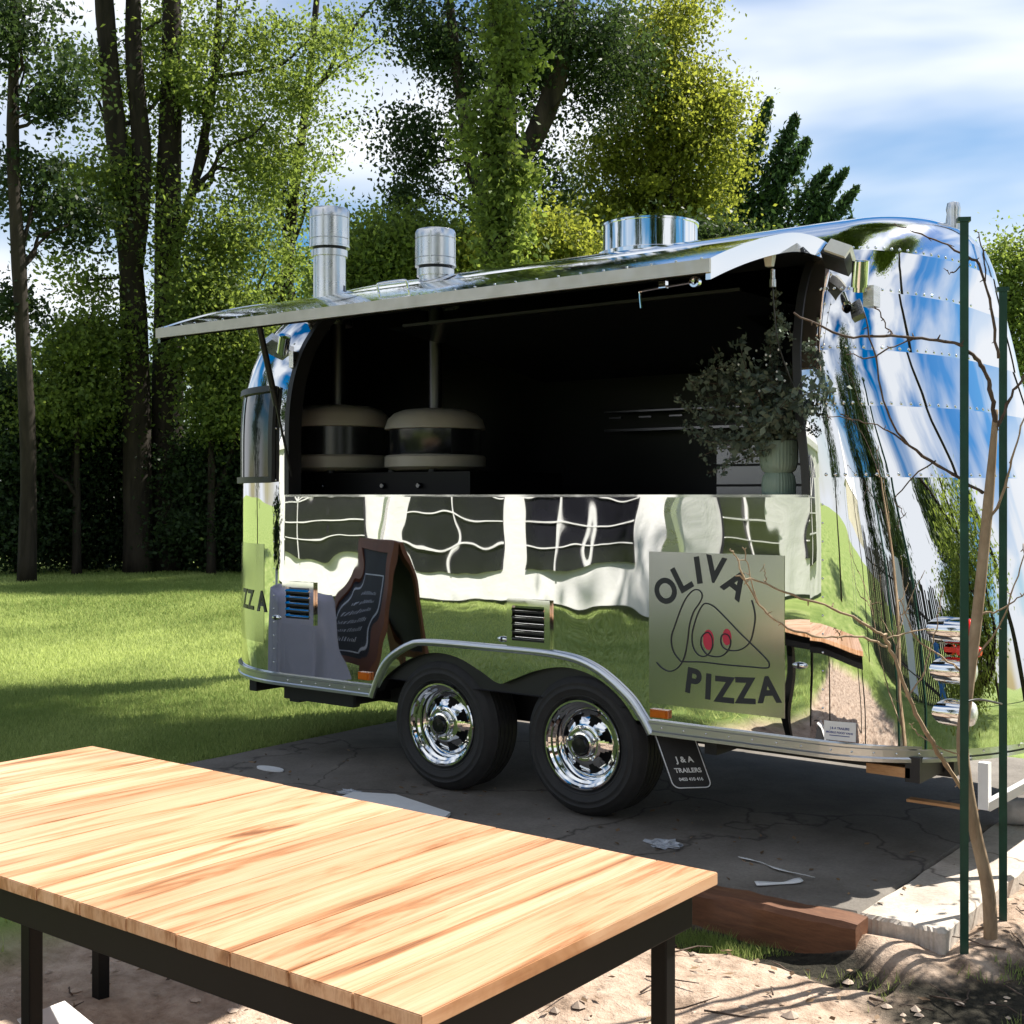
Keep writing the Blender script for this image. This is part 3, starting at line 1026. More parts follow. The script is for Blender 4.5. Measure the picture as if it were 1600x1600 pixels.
# wall light cylinder, flood light and hatch work lamp
Mx = Matrix.Translation((1.322, 0.075, 2.300)) @ Matrix.Rotation(math.radians(14), 4, 'X') @ Matrix.Rotation(math.radians(9), 4, 'Y')
mb = MB(); mb.lathe([(0.026, -0.02), (0.026, 0.0), (0.034, 0.0), (0.034, 0.105), (0.0001, 0.107)], 24, Mx)
wl_ = tchild(mb.build('wall_light', M['chrome'], smooth=True, angle=35))
k = MB().lathe([(0.0001, 0.012), (0.025, 0.012), (0.025, -0.01)], 20, Mx).build('bore', M['black']); k.parent = wl_
k = MB().box((1.33, 0.09, 2.222), (1.375, 0.16, 2.305)).build('bracket', M['brushed']); k.parent = wl_
Mx = Matrix.Translation((1.245, 0.05, 2.425)) @ Matrix.Rotation(math.radians(24), 4, 'Y') @ Matrix.Rotation(math.radians(-28), 4, 'X')
fl = tchild(MB().box((-0.060, -0.045, -0.030), (0.050, 0.07, 0.014), Mx).build('flood_light', M['trimblack']))
k = MB().box((-0.045, -0.062, -0.022), (0.052, -0.046, 0.034), Mx).box((-0.045, -0.046, 0.0145), (0.052, 0.06, 0.034), Mx).build('cover', M['lampwhite']); k.parent = fl
# same pair by the other end of the hatch
Mx = Matrix.Translation((-2.02, 0.02, 2.30)) @ Matrix.Rotation(math.radians(18), 4, 'X') @ Matrix.Rotation(math.radians(30), 4, 'Y')
mb = MB(); mb.lathe([(0.03, -0.05), (0.034, -0.05), (0.034, 0.055), (0.0001, 0.057)], 20, Mx)
wl2 = tchild(mb.build('wall_light', M['chrome'], smooth=True, angle=35))
k = MB().box((-1.99, 0.03, 2.17), (-1.955, 0.10, 2.26)).build('bracket', M['brushed']); k.parent = wl2
Mx = Matrix.Translation((-2.16, 0.05, 2.32)) @ Matrix.Rotation(math.radians(-24), 4, 'Y') @ Matrix.Rotation(math.radians(-25), 4, 'X')
tchild(MB().box((-0.06, -0.03, -0.02), (0.05, 0.06, 0.03), Mx).build('flood_light', M['brushed']))
mb = MB()
mb.add([(1.085 - 0.022, -0.27, 2.425), (1.085 + 0.022, -0.27, 2.425), (1.085 + 0.022, -0.23, 2.425), (1.085 - 0.022, -0.23, 2.425), (1.085 - 0.013, -0.262, 2.362), (1.085 + 0.013, -0.262, 2.362), (1.085 + 0.013, -0.238, 2.362), (1.085 - 0.013, -0.238, 2.362)],
       [(0, 1, 2, 3), (4, 7, 6, 5), (0, 4, 5, 1), (1, 5, 6, 2), (2, 6, 7, 3), (3, 7, 4, 0)])
wk = tchild(mb.build('work_lamp', M['lampwhite']))
mb = MB(); mb.lathe([(0.004, 0.04), (0.010, 0.036), (0.010, 0.0), (0.013, -0.002), (0.013, -0.032), (0.0001, -0.033)], 14, Matrix.Translation((1.098, -0.25, 2.312)))
k = mb.build('socket', M['galv'], smooth=True, angle=35); k.parent = wk
mb = MB(); mb.tube(spline([(1.098, -0.25, 2.28), (1.102, -0.245, 2.19), (1.11, -0.22, 2.05), (1.115, -0.1, 1.9), (1.112, 0.03, 1.80)], 5), 0.003, 6)
k = mb.build('cable', M['trimblack'], smooth=True); k.parent = wk

# ------------------------------------------------------------------ roof fittings
def chimney(x, y, zb, zn, zt, rn, rc):
    mb = MB()
    mb.lathe([(rn + 0.045, zb - 0.12), (rn + 0.045, zb), (rn + 0.03, zb + 0.015), (rn + 0.004, zb + 0.03), (rn + 0.004, zn - 0.05), (rn + 0.016, zn - 0.05), (rn + 0.016, zn - 0.012), (rn - 0.004, zn - 0.01), (rn - 0.004, zn + 0.05)], 36, Matrix.Translation((x, y, 0)))
    o = tchild(mb.build('chimney', M['galv'], smooth=True, angle=30))
    h = zt - zn
    pr = [(rc - 0.02, zn + 0.004), (rc + 0.003, zn + 0.004), (rc + 0.003, zn + 0.014), (rc, zn + 0.016)]
    for fz in (0.22, 0.75):
        pr += [(rc, zn + h * fz), (rc - 0.004, zn + h * fz + 0.003), (rc, zn + h * fz + 0.006)]
    pr += [(rc, zt - 0.012), (rc - 0.006, zt), (rc - 0.02, zt + 0.004), (0.0001, zt + 0.012)]
    k = MB().lathe(pr, 36, Matrix.Translation((x, y, 0))).build('cowl', M['galv'], smooth=True, angle=30)
    k.parent = o
    sh = MB().lathe([(rn + 0.006, zn - 0.012), (rc - 0.021, zn + 0.0), (rc - 0.021, zn + 0.012)], 24, Matrix.Translation((x, y, 0))).build('gap_ring', M['trimblack'], smooth=True)
    sh.parent = o
    for g in (-1.1, -2.3, 0.4):
        k2 = MB().box((-0.001, -0.004, zn + 0.02), (0.002, 0.004, zt - 0.02), Matrix.Translation((x + rc * math.cos(g), y + rc * math.sin(g), 0)) @ Matrix.Rotation(g, 4, 'Z')).build('seam', M['galv'])
        k2.parent = k


chimney(-2.25, 0.60, 2.60, 2.95, 3.19, 0.094, 0.120)
chimney(-1.40, 0.60, 2.64, 2.745, 2.955, 0.090, 0.114)
mb = MB(); mb.lathe([(0.29, 2.70), (0.29, 2.765), (0.262, 2.772), (0.256, 2.775), (0.256, 2.915), (0.264, 2.915), (0.264, 2.925), (0.255, 2.928), (0.24, 2.93), (0.0001, 2.925)], 56, Matrix.Translation((-0.29, 1.1, 0)))
tchild(mb.build('roof_vent', M['chrome'], smooth=True, angle=30))
mb = MB(); mb.lathe([(0.035, 2.70), (0.035, 2.745), (0.03, 2.78), (0.034, 2.80), (0.028, 2.83), (0.0001, 2.84)], 16, Matrix.Translation((1.34, 1.15, 0)))
tchild(mb.build('breather_cap', M['galv'], smooth=True, angle=40))

# ------------------------------------------------------------------ wheels
def wheel(x):
    cy = 0.035                                   # outer face of the tyre
    C0 = Matrix.Translation((x, cy, 0.300)) @ Matrix.Rotation(math.pi / 2, 4, 'X')   # local z points to the viewer
    t = MB()
    pr = [(0.205, -0.02), (0.215, 0.010), (0.222, 0.017), (0.224, 0.0205), (0.229, 0.0215), (0.231, 0.0195), (0.240, 0.0235), (0.256, 0.0265), (0.258, 0.0285), (0.264, 0.0285), (0.266, 0.0265), (0.284, 0.0245), (0.286, 0.0262), (0.290, 0.0255), (0.292, 0.0220), (0.304, 0.016), (0.322, -0.004), (0.330, -0.022)]
    for z in (-0.035, -0.07, -0.10, -0.13, -0.165):
        pr += [(0.336, z + 0.008), (0.336, z - 0.006), (0.328, z - 0.007), (0.328, z - 0.013), (0.336, z - 0.014)]
    pr += [(0.330, -0.19), (0.310, -0.208), (0.270, -0.215), (0.205, -0.20)]
    t.lathe(pr, 64, C0)
    o = tchild(t.build('wheel', M['rubber'], smooth=True, angle=50))
    rim = MB().lathe([(0.207, -0.02), (0.212, 0.016), (0.208, 0.022), (0.200, 0.022), (0.196, 0.010), (0.186, 0.004), (0.184, -0.012), (0.172, -0.018), (0.170, -0.040), (0.158, -0.046), (0.152, -0.055), (0.150, -0.075)], 64, C0).build('rim', M['chrome'], smooth=True, angle=35)
    rim.parent = o
    # pressed disc with eight windows
    d = MB()
    n = 96
    rad = [0.060, 0.078, 0.095, 0.112, 0.128, 0.140, 0.154]
    zz = [-0.002, 0.002, -0.004, -0.012, -0.022, -0.032, -0.044]
    for k in range(n):
        g = 2 * math.pi * k / n
        for r_, z_ in zip(rad, zz):
            d.v.append(tuple(C0 @ Vector((r_ * math.cos(g), r_ * math.sin(g), z_))))
    m = len(rad)
    for k in range(n):
        k2 = (k + 1) % n
        ph = (k + 0.5) % 12
        for i in range(m - 1):
            hw = {2: 1.8, 3: 3.0, 4: 3.9}.get(i, 0)
            if abs(ph - 6) < hw:
                continue
            d.f.append((k * m + i, k2 * m + i, k2 * m + i + 1, k * m + i + 1))
    q = d.build('disc', M['chrome'], smooth=True, angle=40); q.parent = o
    q = MB().lathe([(0.0001, -0.075), (0.150, -0.075)], 32, C0).build('brake_drum', M['black']); q.parent = o
    h = MB().lathe([(0.062, -0.012), (0.062, 0.016), (0.058, 0.022), (0.050, 0.024), (0.046, 0.020), (0.044, 0.0)], 32, C0).build('hub', M['chrome'], smooth=True, angle=35); h.parent = o
    c = MB().lathe([(0.046, 0.004), (0.044, 0.030), (0.036, 0.040), (0.0001, 0.043)], 24, C0).build('hub_cap', M['blackgloss'], smooth=True, angle=35); c.parent = o
    for k in range(5):
        g = 2 * math.pi * k / 5 + 0.4
        nn = MB().lathe([(0.0105, 0), (0.0105, 0.022), (0.008, 0.030), (0.0001, 0.032)], 8, C0 @ Matrix.Translation((0.078 * math.cos(g), 0.078 * math.sin(g), -0.008))).build('wheel_nut', M['chrome'], smooth=True, angle=40)
        nn.parent = o


wheel(0.0)
wheel(-0.86)

# ------------------------------------------------------------------ lettering
def glyph(ch, h, bold=0.0, depth=0.0008, cond=1.0):
    cu = bpy.data.curves.new('glyph', 'FONT')
    cu.body = ch
    cu.size = 1.0
    cu.offset = bold
    cu.extrude = 0.0
    cu.fill_mode = 'FRONT'
    cu.resolution_u = 6
    ob = bpy.data.objects.new('glyph', cu)
    me = bpy.data.meshes.new_from_object(ob)
    bpy.data.objects.remove(ob)
    n = len(me.vertices)
    a = np.empty(n * 3, dtype=np.float32)
    me.vertices.foreach_get('co', a)
    a = a.reshape(-1, 3)
    lo, hi = a.min(0), a.max(0)
    a -= (lo + hi) / 2
    k = h / max(1e-6, hi[1] - lo[1])
    a[:, 0] *= k * cond
    a[:, 1] *= k
    a[:, 2] = 0
    me.vertices.foreach_set('co', a.ravel())
    me.materials.clear()
    me.update()
    return me


SIDE = Matrix(((1, 0, 0, 0), (0, 0, -1, 0), (0, 1, 0, 0), (0, 0, 0, 1)))
mb = MB(); mb.box((0.378, -0.0028, 0.535), (1.030, -0.0006, 1.208))
logo = tchild(mb.build('logo_panel', M['satin'])); logo['label'] = 'square satin logo panel reading OLIVA PIZZA'


def letter(ch, x, z, h, rot, mat, bold=0.03, y=-0.0040, parent=None, cond=1.0, name='letter'):
    me = glyph(ch, h, bold, cond=cond)
    Mx = Matrix.Translation((x, y, z)) @ SIDE @ Matrix.Rotation(math.radians(rot), 4, 'Z')
    me.transform(Mx)
    o = link(name, me, mat, parent if parent is not None else logo)
    return o


for ch, x, z, h, r, cd in (('O', 0.463, 1.037, 0.116, 38, 0.92), ('L', 0.546, 1.097, 0.118, 30, 0.95), ('I', 0.626, 1.134, 0.118, 9, 1.0), ('V', 0.707, 1.139, 0.116, -9, 0.95), ('A', 0.808, 1.083, 0.116, -34, 0.95),
                           ('P', 0.604, 0.651, 0.112, -8, 0.95), ('I', 0.675, 0.635, 0.112, -3, 1.0), ('Z', 0.752, 0.629, 0.112, 0, 0.92), ('Z', 0.850, 0.634, 0.112, 3, 0.92), ('A', 0.957, 0.648, 0.112, 7, 0.98)):
    letter(ch, x, z, h, r, M['letter'], 0.035, cond=cd)
LN = [(0.418, 0.718), (0.445, 0.696), (0.484, 0.684), (0.521, 0.7), (0.547, 0.73), (0.563, 0.77), (0.576, 0.838), (0.583, 0.893), (0.604, 0.953), (0.632, 0.991), (0.646, 1.023), (0.635, 1.045), (0.612, 1.049), (0.589, 1.036), (0.563, 1.005), (0.539, 0.959), (0.511, 0.889), (0.494, 0.842), (0.494, 0.801), (0.508, 0.765), (0.532, 0.74), (0.55, 0.732), (0.645, 0.738), (0.755, 0.735), (0.868, 0.736), (0.947, 0.737), (0.962, 0.75), (0.952, 0.771), (0.906, 0.811), (0.834, 0.869), (0.77, 0.925), (0.705, 0.979), (0.665, 0.992), (0.645, 0.98), (0.624, 0.945), (0.607, 0.899), (0.596, 0.853), (0.599, 0.808), (0.617, 0.776), (0.647, 0.762), (0.675, 0.774), (0.695, 0.806), (0.695, 0.842), (0.68, 0.866), (0.66, 0.864), (0.642, 0.843), (0.64, 0.811), (0.655, 0.785), (0.675, 0.771), (0.71, 0.766), (0.745, 0.774), (0.77, 0.798), (0.783, 0.83), (0.775, 0.859), (0.755, 0.867), (0.738, 0.854), (0.738, 0.823), (0.76, 0.802), (0.805, 0.799), (0.844, 0.813), (0.873, 0.841), (0.887, 0.881), (0.897, 0.939), (0.892, 0.982), (0.881, 1.017)]
mb = MB(); mb.tube([(p[0], -0.0046, p[1]) for p in spline([(a, b, 0) for a, b in LN], 4)], 0.0030, 6)
o = mb.build('line_drawing', M['letter'], smooth=True); o.parent = logo
for x, z, a, b_ in ((0.676, 0.836, 0.026, 0.044), (0.765, 0.854, 0.021, 0.035)):
    mb = MB(); mb.add([(x + a * math.cos(2 * math.pi * k / 28), -0.0036, z + b_ * math.sin(2 * math.pi * k / 28)) for k in range(28)], [tuple(range(28))])
    o = mb.build('olive', M['olive']); o.parent = logo
# lettering that runs round the far end: ...ZZA
elogo = tchild(grid_mesh('end_logo', [[on_body(16 + (80 - 16) * k / 12, 0.62 + 0.56 * r / 6, 0.0012) for k in range(13)] for r in range(7)], M['satin']))
for ch, a, h in (('Z', 62.0, 0.115), ('Z', 69.0, 0.115), ('A', 78.5, 0.12)):
    me = glyph(ch, h, 0.03, cond=0.9)
    n = len(me.vertices)
    q = np.empty(n * 3, dtype=np.float32); me.vertices.foreach_get('co', q); q = q.reshape(-1, 3)
    for i in range(n):
        p = on_body(min(89.5, a + math.degrees(q[i][0] / 0.9)), 0.855 + q[i][1], 0.0035)
        q[i] = p
    me.vertices.foreach_set('co', q.ravel()); me.update()
    o = link('letter', me, M['letter'], elogo)
# builder's plate
mb = MB(); mb.box((1.203, -0.002, 0.470), (1.332, 0.004, 0.546), Matrix.Translation((1.203, 0.006, 0)) @ Matrix.Rotation(math.radians(5.5), 4, 'Z') @ Matrix.Translation((-1.203, -0.006, 0)))
plate = tchild(mb.build('builder_plate', M['white']))
R6 = Matrix.Translation((1.203, 0.006, 0)) @ Matrix.Rotation(math.radians(5.5), 4, 'Z') @ Matrix.Translation((-1.203, -0.006, 0))
for tx, z, h, cd in (('J & A TRAILERS', 0.518, 0.0125, 0.95), ('MOBILE FOOD VANS', 0.502, 0.0085, 1.05)):
    me = glyph(tx, h, 0.03, cond=cd)
    me.transform(R6 @ Matrix.Translation((1.267, -0.0030, z)) @ SIDE)
    o = link('lettering', me, M['inkblue'], plate)
mb = MB(); mb.box((1.225, -0.0032, 0.488), (1.308, -0.0022, 0.491), R6)
o = mb.build('underline', M['inkblue']); o.parent = plate
# mud flap, across the wheel line, facing the tail
FU = Vector((0.106, 0.106, 0.0)).normalized()
FV = Vector((-0.10, 0.0, 0.235)).normalized()
FN = FU.cross(FV).normalized()
FM = Matrix(((FU.x, FV.x, FN.x, 0.497), (FU.y, FV.y, FN.y, 0.004), (FU.z, FV.z, FN.z, 0.165), (0, 0, 0, 1)))   # flap plane: x across, y up, z out
Wf, Hf = 0.185, 0.27
fp = [(0.0, Hf), (0.0, 0.03)] + [(0.03 - 0.03 * math.cos(t), 0.03 - 0.03 * math.sin(t)) for t in np.linspace(0.2, math.pi / 2, 6)] + [(Wf - 0.03 + 0.03 * math.sin(t), 0.03 - 0.03 * math.cos(t)) for t in np.linspace(0, math.pi / 2, 6)] + [(Wf, Hf)]
mbf = MB()
nf = len(fp)
mbf.add([FM @ Vector((a, b, 0)) for a, b in fp] + [FM @ Vector((a, b, -0.008)) for a, b in fp], [tuple(range(nf)), tuple(range(2 * nf - 1, nf - 1, -1))] + [(i, i + nf, (i + 1) % nf + nf, (i + 1) % nf) for i in range(nf)])
flap = tchild(mbf.build('mud_flap', M['rubber']))
mb = MB(); mb.tube([FM @ Vector((0.006 + a * 0.93, 0.006 + b * 0.93, 0.001)) for a, b in fp], 0.0026, 6)
o = mb.build('border', M['white'], smooth=True); o.parent = flap
for tx, y, h, cd in (('J & A', 0.130, 0.036, 1.0), ('TRAILERS', 0.085, 0.022, 1.0), ('0403 410 416', 0.045, 0.0155, 0.98)):
    me = glyph(tx, h, 0.03, cond=cd)
    me.transform(FM @ Matrix.Translation((Wf / 2 + 0.004, y, 0.0015)))
    link('lettering', me, M['white'], flap)

# ------------------------------------------------------------------ ovens in the kitchen
def oven(x, y, zb, label, door, k_=1.0):
    r = empty('pizza_oven', (x, y, zb))
    r.scale = (k_, k_, k_)
    tag(r, label, 'oven', 'pizza ovens inside the trailer')
    MB().lathe([(0.0001, 0.0), (0.24, 0.0), (0.27, 0.012), (0.287, 0.02), (0.287, 0.075), (0.275, 0.085), (0.0001, 0.085)], 48).build('base', M['bone'], r, True, 30)
    MB().lathe([(0.262, 0.086), (0.262, 0.245)], 48).build('chamber', M['blackgloss'], r, True)
    MB().lathe([(0.0001, 0.352), (0.10, 0.350), (0.18, 0.342), (0.235, 0.322), (0.268, 0.290), (0.285, 0.245), (0.287, 0.232), (0.27, 0.229), (0.0001, 0.229)], 48).build('dome', M['bone'], r, True, 40)
    MB().lathe([(0.040, 0.33), (0.040, 0.62), (0.040, 0.98)], 20).build('flue', M['fluepipe'], r, True)
    for k in (-0.15, 0.15):
        MB().lathe([(0.02, -0.012), (0.02, 0.004)], 10, Matrix.Translation((k, -0.2, 0))).build('foot', M['black'], r)
    if door:
        a = math.radians(-90 - 62)
        MB().lathe([(0.266, 0.09), (0.270, 0.095), (0.270, 0.228), (0.266, 0.232)], 12, None, a, a + math.radians(64)).build('door', M['brushed'], r, True, 40)
    else:
        a = math.radians(-90 - 30)
        MB().lathe([(0.264, 0.09), (0.268, 0.095), (0.268, 0.228), (0.264, 0.232)], 12, None, a, a + math.radians(90)).build('door', M['blackgloss'], r, True, 40)
        me = glyph('G', 0.022, 0.0)
        me.transform(Matrix.Rotation(math.radians(-12), 4, 'Z') @ Matrix.Translation((-0.02, -0.271, 0.185)) @ SIDE)
        link('letter', me, M['steel'], r)


oven(-2.20, 0.62, 1.597, 'cream domed pizza oven with its steel door panel catching light', True, 1.15)
oven(-1.42, 0.62, 1.597, 'cream domed pizza oven with a black front, nearer the kitchen middle', False)

# ------------------------------------------------------------------ leaves
def leaves_np(cent, size, rng, tone, aspect=0.55, droop=None):
    """one rhombus-like leaf (two triangles) per centre"""
    n = len(cent)
    a = rng.normal(size=(n, 3))
    if droop is not None:
        a = a + np.asarray(droop)
    a /= np.linalg.norm(a, axis=1, keepdims=True)
    b = rng.normal(size=(n, 3))
    b -= a * (a * b).sum(1, keepdims=True)
    b /= np.linalg.norm(b, axis=1, keepdims=True)
    c = np.cross(a, b)
    s = np.asarray(size).reshape(-1, 1)
    v = np.empty((n, 4, 3))
    v[:, 0] = cent - a * s * 0.5
    v[:, 1] = cent + b * s * aspect * 0.5 + c * s * 0.08
    v[:, 2] = cent + a * s * 0.5
    v[:, 3] = cent - b * s * aspect * 0.5 + c * s * 0.08
    f = np.arange(n * 4).reshape(n, 4)
    return v.reshape(-1, 3), f, np.repeat(tone, 4)


def crown_points(blobs, rng, sig, per):
    """blobs: (centre, (rx, ry, rz), clumps). Leaves gather in clumps spread through each volume"""
    pts, tn = [], []
    for c, rad, ncl in blobs:
        d = rng.normal(size=(ncl, 3))
        d /= np.linalg.norm(d, axis=1, keepdims=True)
        q = d * (rng.random((ncl, 1)) ** 0.45) * np.asarray(rad) + np.asarray(c)
        sg = sig * rng.uniform(0.55, 1.35, (ncl, 1))
        k = np.maximum(4, (per * rng.uniform(0.5, 1.4, ncl))).astype(int)
        for i in range(ncl):
            e = rng.normal(size=(k[i], 3)) * sg[i] * np.array([1, 1, 0.7])
            pts.append(q[i] + e)
            tn.append(np.clip(rng.uniform(0.15, 0.85) + rng.normal(0, 0.16, k[i]), 0, 1))
    return np.concatenate(pts), np.concatenate(tn)


def foliage(name, blobs, mat, parent, rng, sig=0.42, per=70, size=0.15, aspect=0.6):
    p, t = crown_points(blobs, rng, sig, per)
    v, f, tone = leaves_np(p, size * rng.uniform(0.6, 1.3, len(p)), rng, t, aspect)
    me = np_mesh(name, v, f, {'tone': tone})
    return link(name, me, mat, parent)


def wander(p, q, n, amp, rng):
    p, q = Vector(p), Vector(q)
    out = []
    for i in range(n + 1):
        t = i / n
        j = Vector(rng.normal(0, amp, 3)) * (0 if i in (0, n) else 1)
        out.append(p.lerp(q, t) + j)
    return out


def tree(name, label, base, trunks, blobs, mat, cat='tree', group=None, sig=0.30, per=80, size=0.15, seed=1, limbs=10, aspect=0.6, bark=None):
    """trunks: lists of (point, radius); limbs run from the trunks into the crown"""
    rng = np.random.default_rng(seed)
    base = Vector(base)
    r = empty(name, base)
    tag(r, label, cat, group)
    mb = MB()
    for tr in trunks:
        pts = spline([Vector(p) - base for p, _ in tr], 4)
        rad = np.interp(np.linspace(0, 1, len(pts)), np.linspace(0, 1, len(tr)), [q for _, q in tr])
        rad = rad * rng.uniform(0.93, 1.07, len(rad))
        mb.tube(pts, list(rad), 9)
    bl = [(tuple(Vector(c) - base), rd, n) for c, rd, n in blobs]
    tp_ = [Vector(p) - base for tr in trunks for p, _ in tr[1:]]
    if tp_:
        for c, rd, n in bl:
            for k in range(max(1, int(limbs * n / max(1, sum(b[2] for b in bl)) + 0.5))):
                tgt = Vector(c) + Vector(rng.normal(0, 0.45, 3) * np.asarray(rd))
                src = min(tp_, key=lambda q: (q - tgt).length + (2.0 if q.z > tgt.z else 0))
                L_ = (src - tgt).length
                mb.tube(spline(wander(src, tgt, 4, 0.05 * L_, rng), 2), list(np.linspace(0.028 * L_ ** 0.5 + 0.012, 0.010, 9)), 6)
    mb.build('trunk', bark or M['bark'], r, True)
    foliage('crown', bl, mat, r, rng, sig, int(per * (1.5 if size > 0.18 else 2.3)), size * (0.8 if size > 0.18 else 0.66), aspect)
    return r


# ------------------------------------------------------------------ vase and foliage on the counter
vase = empty('vase', (0.955, 0.10, 1.4525))
tag(vase, 'sage green ribbed double-bellied vase at the counter end', 'vase')
def ribbed(prof_, n=96, amp=0.0018, ribs=34):
    mb = MB()
    for k in range(n):
        g = 2 * math.pi * k / n
        a = amp * math.cos(ribs * g)
        for r_, z_ in prof_:
            rr_ = r_ + (a if r_ > 0.03 else 0)
            mb.v.append((rr_ * math.cos(g), rr_ * math.sin(g), z_))
    m = len(prof_)
    for k in range(n):
        k2 = (k + 1) % n
        for i in range(m - 1):
            mb.f.append((k * m + i, k2 * m + i, k2 * m + i + 1, k * m + i + 1))
    return mb


ribbed([(0.0001, 0.0), (0.066, 0.0), (0.070, 0.01), (0.071, 0.055), (0.066, 0.085), (0.056, 0.100)]).build('foot', M['sage'], vase, True, 60)
ribbed([(0.056, 0.0995), (0.070, 0.112), (0.078, 0.135), (0.080, 0.165), (0.080, 0.225), (0.077, 0.235), (0.070, 0.232), (0.068, 0.14)]).build('bowl', M['sage'], vase, True, 60)


def bouquet():
    rng = np.random.default_rng(77)
    base = Vector((0.955, 0.10, 1.665))
    r = empty('foliage_arrangement', base)
    tag(r, 'loose eucalyptus and grass foliage spilling from the sage vase', 'foliage')
    mb = MB()
    lp, lt, ls = [], [], []
    fp_, ft = [], []
    tips = []
    def add_stem(tip, kind, bend=0.06):
        tip = Vector(tip) - base
        mid = tip * 0.5 + Vector(rng.normal(0, bend, 3)) + Vector((0, 0, 0.05))
        pts = spline([Vector((0, 0, -0.10)), tip * 0.12 + Vector((0, 0, 0.03)), mid, tip], 6)
        mb.tube(pts, list(np.linspace(0.0032, 0.0010, len(pts))), 5)
        n = len(pts)
        L_ = tip.length
        if kind == 'euc':
            for k in range(int(80 * L_ / 0.3)):
                t = rng.uniform(0.18, 1.0); p = pts[min(n - 1, int(t * (n - 1)))]
                lp.append(np.array(p) + rng.normal(0, 0.022, 3)); ls.append(rng.uniform(0.024, 0.048)); lt.append(np.clip(rng.normal(0.45, 0.25), 0, 1))
        elif kind == 'fern':
            for k in range(int(150 * L_ / 0.3)):
                t = rng.uniform(0.45, 1.0); p = pts[min(n - 1, int(t * (n - 1)))]
                lp.append(np.array(p) + rng.normal(0, 0.010, 3)); ls.append(rng.uniform(0.012, 0.022)); lt.append(np.clip(rng.normal(0.8, 0.2), 0, 1))
        elif kind == 'spray':
            for k in range(int(160 * L_ / 0.3)):
                t = rng.uniform(0.3, 1.0); p = pts[min(n - 1, int(t * (n - 1)))]
                lp.append(np.array(p) + rng.normal(0, 0.014, 3)); ls.append(rng.uniform(0.014, 0.028)); lt.append(np.clip(rng.normal(0.3, 0.2), 0, 1))
        return pts
    # measured tips: (x, z) along the side, y a little before or behind it
    for x, y, z, k in ((0.56, -0.02, 1.92, 'fern'), (0.55, 0.05, 1.98, 'fern'), (0.53, 0.02, 1.85, 'fern'), (0.50, 0.0, 1.90, 'fern'), (0.57, -0.04, 1.78, 'spray'), (0.60, -0.03, 1.95, 'euc'), (0.64, 0.03, 1.88, 'euc'), (0.66, -0.05, 1.72, 'euc'), (0.60, 0.10, 2.02, 'euc'), (0.68, 0.02, 2.10, 'spray'), (0.75, 0.06, 2.06, 'fern'), (0.82, 0.0, 2.12, 'euc'),
                       (0.98, 0.02, 2.33, 'fern'), (1.0, 0.0, 2.22, 'fern'), (0.93, 0.08, 2.15, 'spray'), (1.08, -0.12, 2.12, 'spray'), (1.20, -0.12, 2.08, 'spray'), (1.26, -0.14, 1.98, 'euc'), (1.30, -0.15, 1.90, 'euc'),
                       (1.33, -0.17, 1.86, 'euc'), (1.22, -0.16, 1.78, 'spray'), (1.16, -0.14, 1.72, 'spray'), (0.64, -0.03, 1.62, 'spray'), (0.70, -0.06, 1.55, 'spray'), (0.76, -0.05, 1.53, 'spray'), (0.72, 0.0, 1.70, 'euc'),
                       (0.78, -0.05, 1.66, 'euc'), (0.84, -0.08, 1.70, 'euc'), (0.80, 0.0, 1.80, 'euc'), (0.70, 0.02, 1.80, 'euc'), (0.88, -0.06, 1.90, 'euc'), (0.96, -0.08, 1.95, 'euc'), (1.04, -0.08, 1.92, 'euc'), (1.10, -0.06, 1.86, 'euc'),
                       (1.02, 0.1, 2.04, 'euc'), (0.86, 0.1, 2.0, 'euc'), (0.90, -0.1, 1.78, 'euc'), (1.0, -0.1, 1.80, 'euc'), (0.62, 0.1, 1.74, 'euc'), (0.92, 0.0, 1.86, 'euc'), (0.80, 0.04, 1.92, 'euc'), (1.08, -0.1, 1.78, 'euc')):
        add_stem((x, y, z), k)
    mb.build('stems', M['twig'], r, True)
    v, f, tone = leaves_np(np.array(lp), np.array(ls), rng, np.array(lt), 0.6)
    link('leaves', np_mesh('leaves', v, f, {'tone': tone}), M['leaf_euc'], r)
    bd = MB()
    for k in range(16):
        p = Vector((rng.uniform(0.82, 1.05), rng.uniform(-0.08, 0.05), rng.uniform(1.86, 2.08))) - base
        bd.lathe([(0.0001, -0.006), (0.006, 0), (0.0001, 0.006)], 6, Matrix.Translation(p))
    o = bd.build('buds', M['paper'], r, True); o['kind'] = 'stuff'


bouquet()

# fairy lights hanging by the hatch corner
fl_ = empty('fairy_lights', (1.22, 0.0, 2.36))
tag(fl_, 'short string of tiny fairy lights hanging beside the hatch', 'string lights')
pts = spline([Vector((1.232, 0.0, 2.36)), Vector((1.215, -0.02, 2.25)), Vector((1.195, -0.015, 2.12)), Vector((1.18, -0.012, 2.02)), Vector((1.17, -0.012, 1.95))], 6)
MB().tube([p - Vector((1.22, 0, 2.36)) for p in pts], 0.0018, 5).build('wire', M['trimblack'], fl_, True)
for k in range(8):
    p = pts[1 + k * 3] - Vector((1.22, 0, 2.36)) + Vector((0.006 * (-1) ** k, -0.006, 0))
    MB().lathe([(0.0001, -0.008), (0.0065, 0), (0.0001, 0.007)], 8, Matrix.Translation(p)).build('bulb', M['lampwhite'], fl_, True)

